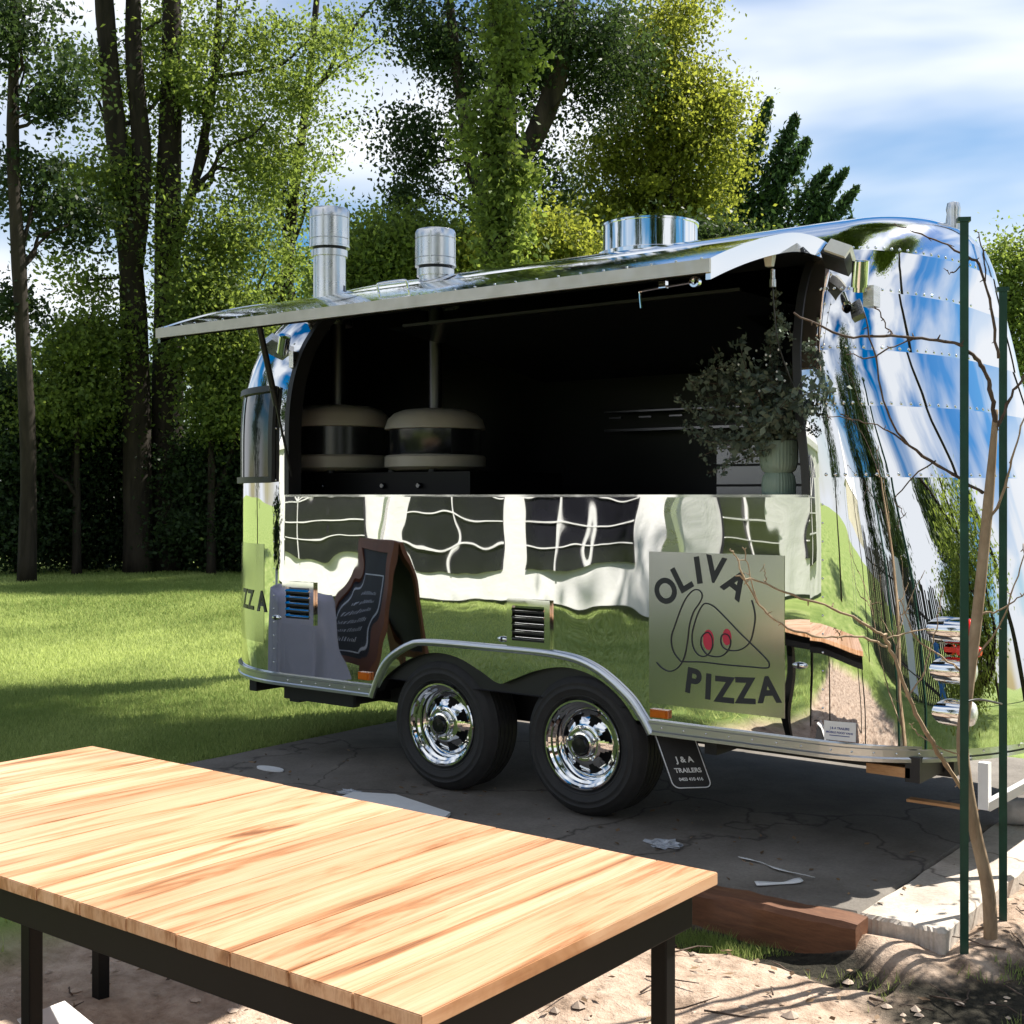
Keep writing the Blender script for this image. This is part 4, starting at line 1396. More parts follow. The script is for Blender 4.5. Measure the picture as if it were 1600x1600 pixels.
# ------------------------------------------------------------------ timber sleeper, scraps, log
slp = MB()
rr = random.Random(9)
xsn = np.linspace(-0.9, 1.60, 44)
for x in xsn:
    j = [rr.uniform(-.004, .004) for _ in range(6)]
    slp.v += [(x, -0.630 + j[0], -0.19), (x, -0.633 + j[1], -0.052 + j[5]), (x, -0.620 + j[2], -0.037 + j[3]), (x, -0.524, -0.032 + j[4]), (x, -0.522, -0.19)]
for i in range(len(xsn) - 1):
    slp.f += [(5 * i + k, 5 * i + (k + 1) % 5, 5 * i + 5 + (k + 1) % 5, 5 * i + 5 + k) for k in range(5)]
slp.f += [(0, 1, 2, 3, 4), tuple(5 * (len(xsn) - 1) + k for k in (4, 3, 2, 1, 0))]
o = slp.build('timber_sleeper', M['sleeper'], None, True, 35)
tag(o, 'red-brown timber sleeper edging the concrete pad', 'timber')

log = empty('log', (1.58, 1.08, 0.026))
tag(log, 'pale log with a sawn end lying past the trailer tail', 'log')
rng0 = np.random.default_rng(4)
MB().tube(spline(wander((0, 0, 0), (1.5, 0.75, 0.02), 6, 0.012, rng0), 3), list(np.linspace(0.062, 0.055, 19)), 14).build('bark', M['bark_pale'], log, True, 50)
dirv = Vector((1.5, 0.75, 0.02)).normalized()
MB().lathe([(0.0001, 0.003), (0.03, 0.004), (0.058, 0.002), (0.061, -0.004)], 18, Matrix.Translation(-dirv * 0.001) @ (-dirv).to_track_quat('Z', 'Y').to_matrix().to_4x4()).build('cut_face', M['cut'], log, True)

def sheet(name, label, cat, pts, mat, thick=0.006):
    mb = MB()
    n = len(pts)
    c = Vector((sum(p[0] for p in pts) / n, sum(p[1] for p in pts) / n, 0))
    vs = [(p[0] - c.x, p[1] - c.y, p[2] + thick) for p in pts] + [(p[0] - c.x, p[1] - c.y, p[2] - 0.0) for p in pts]
    mb.add(vs, [tuple(range(n)), tuple(range(2 * n - 1, n - 1, -1))] + [(i, i + n, (i + 1) % n + n, (i + 1) % n) for i in range(n)])
    o = mb.build(name, mat)
    o.location = (c.x, c.y, -0.035)
    return tag(o, label, cat)


sheet('paper_plate', 'small white oval scrap on the pad behind the table', 'litter', [(-1.92 + 0.10 * math.cos(t), -0.17 + 0.04 * math.sin(t), 0.002) for t in np.linspace(0, 2 * math.pi, 16)[:-1]], M['paper'], 0.008)
sheet('white_board', 'flat white board lying on the pad behind the table', 'board', [(-1.15, -0.31, 0.002), (-0.95, -0.22, 0.002), (-0.50, -0.33, 0.002), (-0.47, -0.40, 0.002), (-0.56, -0.47, 0.002), (-1.12, -0.46, 0.002)], M['paper'], 0.014)
def curl(name, label, pts, w):
    """a thin strip of wrapping lying on the pad, its ends lifting"""
    P_ = spline([Vector(p) for p in pts], 6)
    c = Vector((P_[0].x, P_[0].y, -0.035))
    row = []
    for i, p in enumerate(P_):
        t = (P_[min(i + 1, len(P_) - 1)] - P_[max(i - 1, 0)]).normalized()
        nn = Vector((-t.y, t.x, 0)) * w * (0.6 + 0.4 * math.sin(i * 0.7))
        row.append((p + nn - c, p - nn + Vector((0, 0, 0.006)) - c))
    top = grid_mesh(name, [[a for a, b in row], [b for a, b in row]], M['paper'])
    so = top.modifiers.new('thick', 'SOLIDIFY'); so.thickness = 0.002
    top.location = c
    return tag(top, label, 'litter')


curl('plastic_strap', 'longer white packing strip lying across the pad', [(0.90, -0.15, -0.030), (1.0, -0.165, -0.031), (1.12, -0.21, -0.031), (1.27, -0.25, -0.022)], 0.016)
curl('plastic_strap', 'short white packing strip near the pad front edge', [(1.24, -0.29, -0.026), (1.20, -0.36, -0.031), (1.12, -0.44, -0.028)], 0.017)
def crumple(name, label, loc, r, mat, seed, flat=0.35):
    rng = np.random.default_rng(seed)
    bm = bmesh.new()
    bmesh.ops.create_icosphere(bm, subdivisions=3, radius=r)
    for v in bm.verts:
        k = 1 + 0.35 * rng.normal()
        v.co = Vector((v.co.x * k * 1.5, v.co.y * k, abs(v.co.z) * k * flat))
    me = bpy.data.meshes.new(name); bm.to_mesh(me); bm.free()
    o = link(name, me, mat); o.location = loc
    return tag(o, label, 'litter')


crumple('plastic_wrap', 'crumpled clear plastic on the pad before the rear wheel', (0.56, -0.16, -0.034), 0.045, M['plastic'], 4)
crumple('plastic_scrap', 'crumpled plastic at the end of the white board', (-1.18, -0.30, -0.034), 0.035, M['plastic'], 8)

# ------------------------------------------------------------------ table in the foreground
TX0, TX1, TY0, TY1, TZ = -0.36, 1.99, -3.335, -2.345, 0.62
table = empty('wooden_table', ((TX0 + TX1) / 2, (TY0 + TY1) / 2, -0.18))
tag(table, 'long timber topped table with black legs in the foreground', 'table')
tc_ = Vector(table.location)
npl = 15
pw = (TX1 - TX0) / npl
pm = None
for k in range(npl):
    if pm is None:
        bm = bmesh.new()
        bmesh.ops.create_cube(bm, size=1)
        for v in bm.verts:
            v.co = Vector((v.co.x * (pw - 0.0012), v.co.y * (TY1 - TY0), v.co.z * 0.028))
        bmesh.ops.bevel(bm, geom=[e for e in bm.edges], offset=0.0018, segments=2, affect='EDGES')
        pm = bpy.data.meshes.new('plank'); bm.to_mesh(pm); bm.free()
        pm.materials.append(M['plank'])
    o = link('plank', pm, None, table)
    o.location = Vector((TX0 + pw * (k + 0.5), (TY0 + TY1) / 2, TZ - 0.014 + random.uniform(-0.0006, 0.0006))) - tc_
def tpart(name, a, b):
    o = MB().box(Vector(a) - tc_, Vector(b) - tc_).build(name, M['blackleg'], table)
    bv = o.modifiers.new('bevel', 'BEVEL'); bv.width = 0.003; bv.segments = 2
    return o


tpart('apron', (TX0 + 0.05, TY0 + 0.035, TZ - 0.112), (TX1 - 0.05, TY0 + 0.06, TZ - 0.029))
tpart('apron', (TX0 + 0.05, TY1 - 0.06, TZ - 0.112), (TX1 - 0.05, TY1 - 0.035, TZ - 0.029))
tpart('apron', (TX0 + 0.03, TY0 + 0.06, TZ - 0.112), (TX0 + 0.05, TY1 - 0.06, TZ - 0.029))
tpart('apron', (TX1 - 0.05, TY0 + 0.06, TZ - 0.112), (TX1 - 0.03, TY1 - 0.06, TZ - 0.029))
for x, y in ((TX0 + 0.07, TY0 + 0.065), (TX1 - 0.125, TY0 + 0.065), (TX0 + 0.18, TY1 - 0.125), (TX1 - 0.09, TY1 - 0.14), (0.34, TY0 + 0.30)):
    tpart('leg', (x, y, -0.185), (x + 0.040, y + 0.040, TZ - 0.030))
# things under the table
bag = empty('tool_bag', (0.13, -2.80, -0.178))
tag(bag, 'dark wedge shaped bag with a white flap under the table', 'bag')
MB().add([(-0.14, -0.1, 0), (0.14, -0.1, 0), (0.14, 0.1, 0), (-0.14, 0.1, 0), (-0.05, -0.06, 0.16), (0.12, -0.08, 0.10), (0.12, 0.08, 0.10), (-0.05, 0.06, 0.16)],
         [(0, 3, 2, 1), (0, 1, 5, 4), (1, 2, 6, 5), (2, 3, 7, 6), (3, 0, 4, 7), (4, 5, 6, 7)]).build('body', M['black'], bag)
MB().add([(-0.06, -0.08, 0.166), (0.15, -0.10, 0.098), (0.15, 0.09, 0.102), (-0.06, 0.07, 0.170), (-0.06, -0.08, 0.162), (0.15, -0.10, 0.094), (0.15, 0.09, 0.098), (-0.06, 0.07, 0.166)],
         [(0, 1, 2, 3), (7, 6, 5, 4), (0, 4, 5, 1), (1, 5, 6, 2), (2, 6, 7, 3), (3, 7, 4, 0)]).build('flap', M['paper'], bag)
hs = MB().tube(spline([Vector((0.16, -2.5, -0.155)), Vector((0.36, -2.52, -0.157)), Vector((0.56, -2.66, -0.157)), Vector((0.66, -2.9, -0.155)), Vector((0.70, -3.2, -0.155))], 8), 0.022, 10).build('hose', M['rubber'], None, True)
tag(hs, 'thick black hose curving over the sand under the table', 'hose')
sl = MB().tube(wander((1.35, -1.95, -0.16), (1.95, -2.05, -0.16), 5, 0.006, np.random.default_rng(2)), 0.02, 8).build('stick', M['twig'], None, True)
tag(sl, 'dark stick on the sand beside the table leg', 'stick')

# ------------------------------------------------------------------ sapling and stakes
def stake(x, y, ztop, label):
    r = empty('garden_stake', (x, y, -0.19))
    tag(r, label, 'stake', 'green garden stakes')
    mb = MB()
    sec = [(-0.014, -0.0025), (0.014, -0.0025), (0.014, 0.0025), (0.0025, 0.0025), (0.0025, 0.016), (-0.0025, 0.016), (-0.0025, 0.0025), (-0.014, 0.0025)]
    h = ztop + 0.19
    n = len(sec)
    rot = Matrix.Rotation(TH * 0.8, 4, 'Z')
    vs = [rot @ Vector((a, b, -0.05)) for a, b in sec] + [rot @ Vector((a, b, h)) for a, b in sec]
    mb.add(vs, [tuple(range(n)), tuple(range(2 * n - 1, n - 1, -1))] + [(i, (i + 1) % n, (i + 1) % n + n, i + n) for i in range(n)])
    mb.build('post', M['greenpaint'], r)
    MB().box((-0.021, -0.006, h - 0.012), (0.021, 0.027, h + 0.003), rot).build('cap', M['greenpaint'], r)


stake(1.93, -0.50, 2.40, 'taller green steel stake standing before the trailer tail')
stake(1.945, -0.12, 2.21, 'shorter green steel stake behind the sapling trunk')
sap = empty('sapling', (1.95, -0.28, -0.19))
tag(sap, 'bare young sapling with thin twigs crossing the trailer tail', 'tree')
sb = Vector(sap.location)
ZS = 4.50
trunk_px = [(1548, 1490, 4.50), (1545, 1400, 4.48), (1522, 1290, 4.46), (1504, 1170, 4.44), (1512, 1080, 4.45), (1527, 960, 4.46), (1540, 830, 4.46), (1550, 720, 4.47), (1556, 640, 4.47)]
tpts = [at(a, b, c) - sb for a, b, c in trunk_px]
tpts[0] = Vector((0, 0, -0.03))
MB().tube(spline(tpts, 5), list(np.interp(np.linspace(0, 1, (len(tpts) - 1) * 5 + 1), [0, 0.3, 0.8, 1], [0.025, 0.021, 0.018, 0.008])), 10).build('trunk', M['sapling'], sap, True)
BR = [
    # upper dark limb arching over the dome
    ([(1555, 670, 4.47), (1551, 630, 4.45), (1545, 595, 4.42), (1528, 565, 4.39), (1500, 540, 4.35), (1440, 528, 4.33), (1380, 524, 4.30), (1320, 523, 4.28), (1240, 490, 4.25)], 0.009, 0.003),
    ([(1430, 528, 4.33), (1390, 545, 4.32), (1355, 560, 4.30), (1325, 550, 4.30)], 0.003, 0.002),
    ([(1395, 524, 4.31), (1380, 500, 4.31), (1368, 478, 4.30)], 0.003, 0.002),
    ([(1560, 560, 4.47), (1548, 480, 4.45), (1530, 415, 4.42), (1500, 395, 4.40), (1450, 370, 4.38), (1395, 350, 4.36)], 0.006, 0.002),
    ([(1540, 440, 4.43), (1535, 390, 4.43), (1525, 360, 4.43)], 0.003, 0.002),
    ([(1515, 405, 4.41), (1490, 425, 4.40), (1480, 422, 4.40)], 0.003, 0.0015),
    ([(1535, 770, 4.45), (1480, 735, 4.35), (1420, 695, 4.28), (1385, 640, 4.24), (1368, 560, 4.22), (1350, 488, 4.20)], 0.006, 0.002),
    ([(1420, 697, 4.28), (1380, 668, 4.25), (1330, 655, 4.22), (1290, 650, 4.20)], 0.003, 0.0015),
    ([(1460, 720, 4.32), (1400, 775, 4.30), (1410, 800, 4.28), (1402, 825, 4.28)], 0.0025, 0.0015),
    # lower pale branch reaching across the logo
    ([(1510, 1240, 4.45), (1478, 1195, 4.34), (1450, 1150, 4.26), (1420, 1090, 4.22), (1398, 1030, 4.18), (1385, 1000, 4.15), (1370, 985, 4.12), (1300, 950, 4.05), (1240, 930, 4.0), (1190, 910, 3.96), (1150, 900, 3.94)], 0.0080, 0.0025),
    ([(1385, 1010, 4.15), (1340, 995, 4.10), (1290, 995, 4.05), (1240, 985, 4.0), (1200, 960, 3.98), (1170, 920, 3.95), (1150, 870, 3.94), (1140, 856, 3.94)], 0.0042, 0.002),
    ([(1385, 998, 4.15), (1420, 988, 4.2), (1460, 982, 4.24)], 0.003, 0.0015),
    ([(1200, 960, 3.98), (1178, 930, 3.97), (1168, 880, 3.97), (1160, 855, 3.96)], 0.0025, 0.0015),
    ([(1415, 1090, 4.22), (1440, 1060, 4.24), (1450, 1020, 4.25), (1465, 975, 4.26), (1472, 920, 4.26)], 0.0035, 0.0015),
    ([(1512, 1075, 4.45), (1490, 1040, 4.36), (1440, 1005, 4.30), (1420, 975, 4.28), (1405, 935, 4.26)], 0.0045, 0.0018),
    ([(1315, 1000, 4.08), (1308, 985, 4.08), (1304, 980, 4.08)], 0.002, 0.0012),
    ([(1198, 912, 3.97), (1196, 895, 3.97), (1194, 882, 3.97)], 0.002, 0.0012),
    ([(1400, 1030, 4.18), (1405, 980, 4.2), (1420, 940, 4.2), (1440, 900, 4.22)], 0.0028, 0.0012),
    # right hand side
    ([(1552, 680, 4.47), (1580, 620, 4.45), (1600, 590, 4.43), (1640, 560, 4.42)], 0.007, 0.003),
    ([(1540, 830, 4.46), (1570, 760, 4.44), (1590, 690, 4.42), (1605, 640, 4.42)], 0.006, 0.0025),
    ([(1528, 960, 4.46), (1560, 955, 4.44), (1590, 935, 4.43), (1620, 915, 4.42)], 0.004, 0.002),
    ([(1516, 1040, 4.45), (1560, 980, 4.44), (1590, 900, 4.43), (1600, 850, 4.43)], 0.004, 0.002),
    ([(1500, 1180, 4.42), (1470, 1170, 4.38), (1440, 1150, 4.36), (1420, 1130, 4.36)], 0.003, 0.0015),
]
rngb = np.random.default_rng(6)
for pts_, r0, r1 in BR:
    P_ = spline([at(a, b, c) - sb for a, b, c in pts_], 5)
    P_ = [p + Vector(rngb.normal(0, 0.0025, 3)) for p in P_]
    rad = np.linspace(r0, r1, len(P_)) * rngb.uniform(0.85, 1.2, len(P_))
    mb = MB().tube(P_, list(rad), 6)
    for k in range(2, len(P_) - 1, 3):            # buds along the twig
        mb.tube([P_[k], P_[k] + Vector(rngb.normal(0, 0.010, 3))], [r1 * 1.3, r1 * 0.6], 5)
    mb.build('branch', M['twig'] if pts_[0][1] < 800 else M['sapling'], sap, True)
# twine tying it to the stakes
MB().tube(spline([at(1504, 1098, 4.35) - sb, at(1530, 1093, 4.40) - sb, at(1565, 1100, 4.60) - sb], 5), 0.004, 6).build('tie', M['trimblack'], sap, True)

# ------------------------------------------------------------------ what the polished side reflects: marquee, sign, draped table
MX0, MX1, MY, MY2, MH = -13.6, -4.85, -9.3, -15.5, 2.35
mq = empty('marquee', ((MX0 + MX1) / 2, MY - 3, 0))
tag(mq, 'white marquee with arched windows, seen reflected in the trailer side', 'marquee')
mo = Vector(mq.location)
def mpart(mb, name, mat, smooth=False):
    mb.v = [tuple(Vector(v) - mo) for v in mb.v]
    return mb.build(name, mat, mq, smooth)


def wavy_wall(p, q, z1, n=60, amp=0.035, seed=1):
    p, q = Vector(p), Vector(q)
    d = (q - p); L_ = d.length; d.normalize()
    nn = Vector((d.y, -d.x, 0))
    rng = np.random.default_rng(seed)
    ph = rng.uniform(0, 6.28, 3)
    rows = []
    for z in (0.0, 0.6, 1.3, z1):
        row = []
        for k in range(n + 1):
            u = L_ * k / n
            o = amp * (math.sin(u * 3.1 + ph[0] + z) * 0.5 + math.sin(u * 7.3 + ph[1]) * 0.35)
            row.append(p + d * u + nn * (o - 0.03) + Vector((0, 0, z)) - mo)
        rows.append(row)
    return rows


grid_mesh('wall', wavy_wall((MX0, MY, 0), (MX1, MY, 0), MH), M['canvas'], mq)
grid_mesh('wall', wavy_wall((MX1, MY, 0), (MX1, MY2, 0), MH, seed=4), M['canvas'], mq)
grid_mesh('wall', wavy_wall((MX0, MY2, 0), (MX0, MY, 0), MH, seed=5), M['canvas'], mq)
mb = MB()
mz = 3.9
cy_ = (MY + MY2) / 2
mb.add([(MX0 - .1, MY + .12, MH - .1), (MX1 + .1, MY + .12, MH - .1), (MX1 + .1, MY2 - .1, MH - .1), (MX0 - .1, MY2 - .1, MH - .1), (MX0 - .1, MY + .12, MH + .05), (MX1 + .1, MY + .12, MH + .05), (MX1 + .1, MY2 - .1, MH + .05), (MX0 - .1, MY2 - .1, MH + .05), (MX0 + 1, cy_, mz), (MX1 - 1, cy_, mz)],
       [(0, 1, 5, 4), (1, 2, 6, 5), (2, 3, 7, 6), (3, 0, 4, 7), (4, 5, 9, 8), (5, 6, 9), (6, 7, 8, 9), (7, 4, 8)])
mpart(mb, 'roof', M['canvas'])
def mwindow(c, w, axis):
    """arched clear window with white glazing bars; axis 0 along the front, 1 along the side wall"""
    zb, zs, n = 0.46, 1.62, 12
    poly = [(-w / 2, zb), (w / 2, zb)] + [(w / 2 * math.cos(t), zs + 0.42 * math.sin(t)) for t in np.linspace(0, math.pi, n)]
    def put(u, z, off):
        return (c + u, MY + off, z) if axis == 0 else (MX1 + off, c + u, z)
    mb = MB().add([put(u, z, 0.085) for u, z in poly] + [put(u, z, 0.03) for u, z in poly], [tuple(range(len(poly)))] + [(i, (i + 1) % len(poly), (i + 1) % len(poly) + len(poly), i + len(poly)) for i in range(len(poly))])
    o = mpart(mb, 'window', M['pane'])
    bars = [((0, zb), (0, zs + 0.42)), ((-w / 2, 0.78), (w / 2, 0.78)), ((-w / 2, 1.12), (w / 2, 1.12)), ((-w / 2, 1.46), (w / 2, 1.46)), ((0, 1.46), (-w * 0.36, 1.9)), ((0, 1.46), (w * 0.36, 1.9))]
    for (u0, z0), (u1, z1) in bars:
        mb = MB().bar(put(u0, z0, 0.097), put(u1, z1, 0.097), 0.032, 0.02)
        mb.v = [tuple(Vector(v) - mo) for v in mb.v]
        b_ = mb.build('glazing_bar', M['canvas']); b_.parent = o


for c in (-11.35, -8.6, -6.35):
    mwindow(c, 1.78, 0)
for c in (-10.9, -13.5):
    mwindow(c, 1.6, 1)
for x, y in ((MX1 + 0.07, MY + 0.07), (-9.95, MY + 0.06), (MX0, MY + 0.06)):
    mpart(MB().box((x - 0.05, y - 0.03, -0.02), (x + 0.05, y + 0.05, MH + 0.02)), 'post', M['galv'])

sg = empty('chalkboard_sign', (-4.10, -2.98, -0.05), 0.25)
tag(sg, 'red-brown framed chalkboard sign, seen reflected left of the wheels', 'sign')
for s_, nm in ((1, 'front'), (-1, 'back')):
    Mx = Matrix.Translation((0, 0.30 * s_, 0)) @ Matrix.Rotation(math.radians(14 * s_), 4, 'X')
    mb = MB()
    for a, b_ in (((-0.32, 0), (-0.26, 1.15)), ((0.26, 0), (0.32, 1.15)), ((-0.26, 1.06), (0.26, 1.15)), ((-0.26, 0.12), (0.26, 0.18))):
        mb.box((a[0], -0.02, a[1]), (b_[0], 0.02, b_[1]), Mx)
    fr_ = mb.build('frame', M['frame_red'], sg)
    k = MB().box((-0.26, -0.008, 0.18), (0.26, 0.008, 1.06), Mx).build('board', M['chalk']); k.parent = fr_
    if s_ == 1:
        rng = np.random.default_rng(5)
        mb = MB()
        for a, b_ in (((-0.22, 0.22), (-0.21, 0.85)), ((0.21, 0.22), (0.22, 0.85)), ((-0.22, 0.85), (0.22, 0.86)), ((-0.22, 0.22), (0.22, 0.23))):
            mb.box((a[0], 0.0085, a[1]), (b_[0], 0.0095, b_[1]), Mx)
        for row in range(6):
            z = 0.30 + row * 0.075
            u = -0.16
            while u < 0.14:
                w_ = rng.uniform(0.008, 0.022); h_ = rng.uniform(0.018, 0.034)
                mb.box((u, 0.0085, z), (u + w_ * 0.5, 0.0095, z + h_), Mx); u += w_ + 0.008
        k = mb.build('chalk_marks', M['chalkmark']); k.parent = fr_
dt = empty('draped_table', (-4.62, -2.08, -0.05), 0.12)
tag(dt, 'small table under a lilac cloth, seen reflected at the trailer end', 'table')
rows = []
for z, k in ((0.74, 0.0), (0.745, 0.55), (0.735, 1.0), (0.68, 1.04), (0.4, 1.12), (0.03, 1.24)):
    row = []
    for i in range(65):
        g = 2 * math.pi * i / 64
        c_, s_ = math.cos(g), math.sin(g)
        rr_ = 1 / max(abs(c_), abs(s_)) ** 0.85
        wv = 1 + (0.05 * math.sin(9 * g) + 0.03 * math.sin(17 * g + 1)) * max(0, (0.74 - z)) * 1.6
        row.append(Vector((0.62 * c_ * rr_ * k * wv, 0.42 * s_ * rr_ * k * wv, z)))
    rows.append(row)
grid_mesh('cloth', rows, M['lilac'], dt)
for x, y in ((-.45, -.3), (.45, -.3), (.45, .3), (-.45, .3)):
    MB().box((x - .02, y - .02, 0), (x + .02, y + .02, 0.72)).build('leg', M['blackleg'], dt)
pp = empty('potted_plant', (-4.95, -2.12, 0.692))
tag(pp, 'dark leafy plant on the lilac table, seen reflected at the trailer end', 'plant')
MB().lathe([(0.0001, 0), (0.07, 0), (0.09, 0.16), (0.08, 0.16), (0.07, 0.12), (0.0001, 0.12)], 20).build('pot', M['white'], pp, True, 40)
foliage('leaves', [((0, 0, 0.45), (0.22, 0.22, 0.34), 60)], M['leaf_dark'], pp, np.random.default_rng(8), 0.06, 26, 0.06)

# beyond the tail: pagoda tent, sign board, drum, trees that the rounded end mirrors
pg = empty('pagoda_tent', (5.6, -14.5, 0))
tag(pg, 'small peaked cream pagoda tent, seen reflected in the trailer tail', 'tent')
MB().add([(-1.6, -1.6, 2.2), (1.6, -1.6, 2.2), (1.6, 1.6, 2.2), (-1.6, 1.6, 2.2), (-.5, -.5, 3.1), (.5, -.5, 3.1), (.5, .5, 3.1), (-.5, .5, 3.1), (0, 0, 4.4)],
         [(0, 1, 5, 4), (1, 2, 6, 5), (2, 3, 7, 6), (3, 0, 4, 7), (4, 5, 8), (5, 6, 8), (6, 7, 8), (7, 4, 8)]).build('roof', M['canvas'], pg)
MB().add([(-1.6, 1.58, 1.5), (1.6, 1.58, 1.5), (1.6, 1.58, 2.2), (-1.6, 1.58, 2.2)], [(0, 1, 2, 3)]).build('valance', M['cream'], pg)
for x, y in ((-1.55, -1.55), (1.55, -1.55), (1.55, 1.55), (-1.55, 1.55)):
    MB().tube([(x, y, 0), (x, y, 2.2)], 0.04, 8).build('post', M['galv'], pg)
bb = empty('banner_board', (7.6, -5.0, -0.02), math.radians(60))
tag(bb, 'tall white banner board, seen reflected in the trailer tail', 'banner')
MB().box((-0.35, -0.03, 0.15), (0.35, 0.03, 1.9)).build('panel', M['white'], bb)
for x in (-0.3, 0.3):
    MB().box((x - 0.02, -0.25, 0), (x + 0.02, 0.25, 0.15)).build('foot', M['galv'], bb)
dr = MB().lathe([(0.0001, 0), (0.28, 0), (0.29, 0.02), (0.28, 0.04), (0.28, 0.30), (0.295, 0.32), (0.28, 0.34), (0.28, 0.58), (0.295, 0.60), (0.28, 0.62), (0.28, 0.88), (0.26, 0.9), (0.0001, 0.89)], 28).build('plastic_drum', M['blue'], None, True, 35)
dr.location = (8.6, -2.6, -0.02)
tag(dr, 'blue plastic drum, seen reflected in the trailer tail', 'drum')
fn = empty('paling_fence', (8.2, -5.2, -0.06))
tag(fn, 'dark timber paling fence, seen reflected in the trailer tail', 'fence')
fa, fb = Vector((6.2, -10.6, -0.06)) - Vector(fn.location), Vector((9.8, 0.6, -0.06)) - Vector(fn.location)
fdir = (fb - fa).normalized()
frng = random.Random(12)
pal = MB().box((-0.07, -0.01, 0), (0.07, 0.01, 1.0)).build('paling', M['fencewood'], fn)
pme = pal.data
nP = 66
for k in range(nP):
    o = pal if k == 0 else link('paling', pme, None, fn)
    o.location = fa + (fb - fa) * (k / (nP - 1)) + Vector((frng.uniform(-.01, .01), 0, 0))
    o.rotation_euler = (frng.uniform(-.02, .02), frng.uniform(-.02, .02), math.atan2(fdir.y, fdir.x))
    o.scale = (1, 1, 1.75 + frng.uniform(-0.12, 0.12))
for z in (0.4, 1.4):
    MB().bar(fa + Vector((0.03, -0.01, z)), fb + Vector((0.03, -0.01, z)), 0.07, 0.04).build('rail', M['fencewood'], fn)
ps = MB().tube([(0, 0, 0), (0.01, 0, 1.0), (0, 0, 2.6)], [0.06, 0.057, 0.05], 12).build('timber_post', M['bark'], None, True)
ps.location = (4.6, -9.0, -0.03)
tag(ps, 'dark round timber post, seen reflected in the trailer tail', 'post')

# ------------------------------------------------------------------ trees
def G(px, Z): 
    p = at(px, 773, Z); return Vector((p.x, p.y, -0.05))
def B(px, py, Z, rx, ry, n, rz=None):
    """crown volume: centre and radii measured at that depth"""
    k = Z / 2000.0
    return (at(px, py, Z), (rx * k, (rx * k if rz is None else rz), ry * k), n)


def R_(Z, w): return w * Z / 4000.0


tree('woodland_tree', 'slim dark trunked tree at the left edge of the lawn', G(42, 22), [[(G(42, 22), R_(22, 30)), (at(44, 700, 22), R_(22, 24)), (at(30, 420, 22), R_(22, 22)), (at(20, 200, 22), R_(22, 18)), (at(30, -200, 22), R_(22, 10))]],
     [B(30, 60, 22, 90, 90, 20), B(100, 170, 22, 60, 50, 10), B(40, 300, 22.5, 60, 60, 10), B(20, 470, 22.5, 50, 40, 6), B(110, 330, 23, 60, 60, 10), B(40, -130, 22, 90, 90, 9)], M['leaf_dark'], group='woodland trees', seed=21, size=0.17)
tree('woodland_tree', 'thick dark tree forking low above the lawn, left of its twin', G(216, 24.5), [
    [(G(216, 24.5), R_(24, 52)), (at(214, 700, 24.5), R_(24, 44)), (at(205, 420, 24.5), R_(24, 40)), (at(180, 200, 24.5), R_(24, 34)), (at(160, -40, 24.5), R_(24, 28)), (at(150, -300, 24.5), R_(24, 12))],
    [(at(205, 450, 24.5), R_(24, 34)), (at(222, 260, 24.5), R_(24, 30)), (at(208, 60, 24.5), R_(24, 26)), (at(214, -250, 24.5), R_(24, 12))]],
     [B(110, 110, 24, 60, 50, 7), B(150, 300, 24, 80, 60, 18), B(110, 440, 24, 45, 40, 6), B(240, 90, 25.5, 90, 110, 23), B(200, 260, 25.5, 80, 80, 18), B(150, -120, 24, 120, 80, 12)], M['leaf'], group='woodland trees', seed=22, size=0.16)
tree('woodland_tree', 'straight thick dark tree standing close beside the forked one', G(262, 25), [
    [(G(262, 25), R_(25, 56)), (at(262, 650, 25), R_(25, 48)), (at(262, 350, 25), R_(25, 40)), (at(268, 100, 25), R_(25, 34)), (at(268, -250, 25), R_(25, 14))],
    [(at(262, 420, 25), R_(25, 20)), (at(300, 300, 25), R_(25, 14)), (at(335, 120, 25), R_(25, 12)), (at(345, -60, 25), R_(25, 8))]],
     [B(340, 120, 25, 85, 120, 34), B(400, 260, 25, 90, 70, 25), B(300, 370, 24.4, 90, 50, 20), B(390, 390, 25, 90, 60, 21), B(470, 80, 25.5, 70, 80, 13), B(420, 130, 26, 70, 80, 15), B(330, -90, 25, 120, 70, 13)], M['leaf'], group='woodland trees', seed=23, size=0.15)
tree('woodland_tree', 'airy tree with thin foliage left of the tall flue', G(440, 29), [[(G(440, 29), R_(29, 26)), (at(450, 400, 29), R_(29, 20)), (at(480, 150, 29), R_(29, 12)), (at(500, -60, 29), R_(29, 8))]],
     [B(440, 300, 29, 70, 60, 20), B(430, 480, 29, 80, 90, 34), B(370, 560, 29, 80, 80, 29), B(490, 190, 29, 60, 80, 13), B(545, 60, 29, 60, 60, 12), B(580, -60, 29, 80, 40, 7)], M['leaf'], group='woodland trees', seed=24, size=0.15, sig=0.36, per=70)
